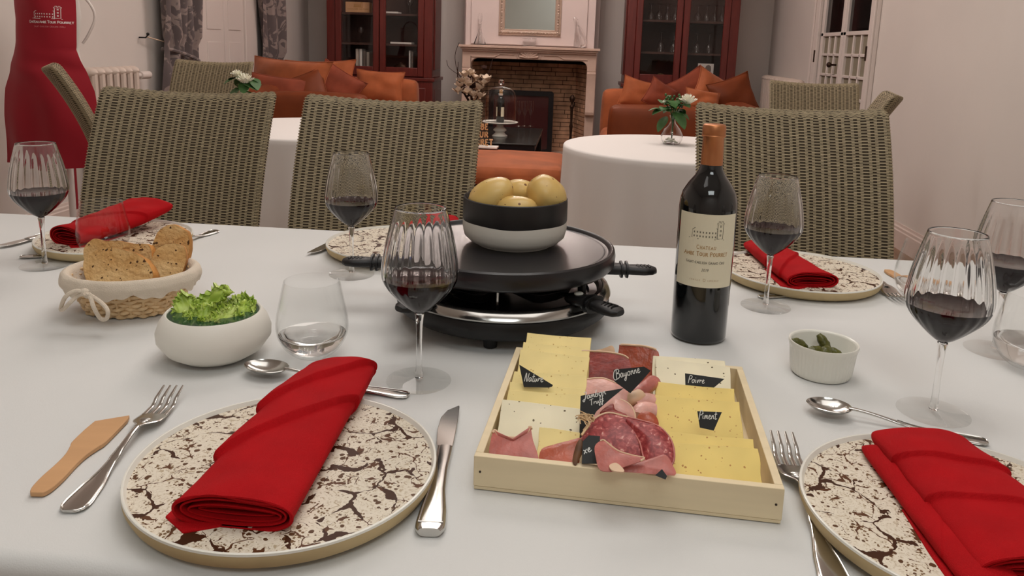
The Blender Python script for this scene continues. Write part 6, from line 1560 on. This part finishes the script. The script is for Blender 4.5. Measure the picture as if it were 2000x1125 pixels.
# ================================================================== SALAD BOWL
sb = onz(421, 694, TT); sbw = thing('salad_bowl', 'white rounded bowl with dark green inside holding lettuce', 'bowl', (sb.x, sb.y, TT))
MB().lathe([(0, 0), (.034, 0), (.042, .002), (.058, .012), (.0685, .027), (.0690, .037), (.0645, .050), (.0585, .0585), (.0565, .0600), (.0548, .0592), (.0546, .0575)], 96).build('body', 'matte_white', sbw, ang=60)
MB().lathe([(.0552, .0580), (.0560, .054), (.0620, .044), (.0650, .034), (.0620, .024), (.05, .012), (.03, .006), (0, .006)], 96).build('green_inside', 'green_glaze', sbw, ang=60, label='dark green glazed inside')
rn = random.Random(21)
def lettuce(c, d, L_, Wd, label, seed, cup=.5, droop=.25, roll=.6):
    c = Vector((sb.x+c[0], sb.y+c[1], TT+c[2])); ax = Vector(d).normalized(); side = ax.cross(Vector((0, 0, 1))); side.normalize(); nn = side.cross(ax).normalized()
    side, nn = side*math.cos(roll)-nn*math.sin(roll), nn*math.cos(roll)+side*math.sin(roll)
    def fn(u, v):
        q = (u-.5)*2; w_ = Wd*(.45+.55*math.sin(PI*min(.62, .04+v*.62)))*(1 if v < .80 else math.sqrt(max(.03, 1-((v-.80)/.21)**2)))
        e_ = max(abs(q)**3, sstep((v-.72)/.28))
        hh = e_*(.0032*math.sin(v*20+q*5+seed)+.0020*math.sin(v*47+q*13+seed*2)+.0012*math.sin(v*80+q*30))+cup*Wd*q*q*.5-.0020*math.exp(-(q*7)**2)+.004*mnoise.noise(Vector((q*2+seed, v*3, 0)))
        ed = e_*(.0014*math.sin(v*60+seed*3)+.0010*math.sin(q*40+seed)+.0008*math.sin(v*110))
        p = ax*(v*L_+ed*(v > .7))+side*(q*(w_+ed*2)+.004*math.sin(v*4+seed))+nn*(hh-droop*L_*v*v)
        w = c+p; r = math.hypot(w.x-sb.x, w.y-sb.y); h_ = w.z-TT     # keep the leaf inside the bowl's wall
        if h_ < .0615 and r > .050: k = .050/r; w.x = sb.x+(w.x-sb.x)*k; w.y = sb.y+(w.y-sb.y)*k
        if h_ < .016: w.z = TT+.016
        return w-c
    o = MB().grid(fn, 40, 56, thick=.0004).build('lettuce_leaf', 'lettuce', None, ang=88, loc=c); return tag(o, label, 'lettuce', 'lettuce leaves in the white bowl')
for a in [((-.044, -.018, .040), (.35, .25, .60), .044, .021, 'pale lettuce leaf at the left rim of the salad bowl', 1.0, .6, .2),
          ((-.034, -.030, .046), (.65, .05, .40), .048, .020, 'broad lettuce leaf near the left of the bowl front', 6.1, .5, .4),
          ((-.024, -.006, .042), (.55, .10, .80), .060, .015, 'upright lettuce leaf with curled tip rising highest from the bowl', 2.3, .8, .25),
          ((-.022, -.028, .050), (.9, .12, .30), .056, .021, 'broad lettuce leaf in the middle front of the salad bowl', 4.0, .4, .3),
          ((.002, -.010, .046), (.9, .25, .55), .052, .019, 'frilly lettuce leaf reaching the right rim of the bowl', 5.2, .4, .4),
          ((.004, -.034, .054), (.9, .35, .22), .044, .015, 'bright lettuce leaf lying along the front rim of the bowl', 7.7, .5, .3),
          ((.008, .012, .045), (.8, .15, .50), .042, .019, 'dark folded lettuce leaf at the back right of the bowl', 9.1, .9, .3),
          ((-.036, .012, .042), (.6, .25, .40), .046, .019, 'lettuce leaf at the back left of the bowl', 13.3, .6, .3),
          ((-.010, .018, .044), (.9, .05, .25), .050, .018, 'lettuce leaf across the back of the bowl', 15.1, .6, .2),
          ((-.036, -.010, .036), (1, -.05, .12), .068, .028, 'large lettuce leaf at the bottom of the heap', 11.3, .2, .1),
          ((-.016, -.038, .050), (.85, -.02, .12), .040, .014, 'small lettuce leaf low at the front of the bowl', 17.9, .5, .1)]: lettuce(*a)

# ================================================================== RAMEKIN WITH GHERKINS
rm = onz(1602, 728, TT); rk = thing('ramekin', 'small white fluted ramekin right of the wine bottle', 'ramekin', (rm.x, rm.y, TT))
R1 = .0405
def flute(a, r, z, k): return r+(.00045*math.cos(48*a) if (r > .03 and .004 < z < .034 and k < 6) else 0)
MB().lathe([(0, .0015), (.033, .0015), (.0345, 0), (.036, .0015), (.0372, .006), (.0398, .032), (.0412, .036), (.0425, .0405), (.0420, .0430), (.0400, .0428), (.0385, .040), (.0365, .012), (.033, .007), (0, .006)], 192, flute).build('body', 'white_ceramic', rk, ang=60)
gk = 'gherkins in the ramekin'
def gherkin(px, py, dY, d, L_, r_, label, seed):
    p = aty(px, py, rm.y+dY); d = Vector(d).normalized(); mb = MB(); P = [d*(L_*(i/10-.5))+Vector((0, 0, .003*math.sin(PI*i/10))) for i in range(11)]
    mb.tube(P, [r_*max(.18, math.sin(PI*(.06+.88*i/10))**.5)*(1+.08*math.sin(i*2.4+seed)) for i in range(11)], 12); o = mb.build('gherkin', 'gherkin', None, ang=80, loc=p); tag(o, label, 'gherkin', gk)
gherkin(1561, 676, .012, (.8, .3, -.5), .030, .0065, 'dark gherkin leaning on the left wall of the ramekin', 1)
gherkin(1610, 677, .018, (.45, -.3, -.85), .034, .0068, 'olive gherkin standing up in the middle of the ramekin', 2)
gherkin(1590, 689, .004, (.9, .2, .15), .030, .0060, 'gherkin lying at the front of the ramekin', 3)
gherkin(1612, 690, .002, (.6, .6, .2), .016, .0070, 'round pale gherkin end beside the standing one', 4)
gherkin(1622, 690, .014, (.9, -.4, .1), .026, .0055, 'gherkin tip at the right of the ramekin', 5)
gherkin(1592, 700, .006, (.7, .5, .0), .034, .0065, 'gherkin at the bottom of the ramekin', 6)
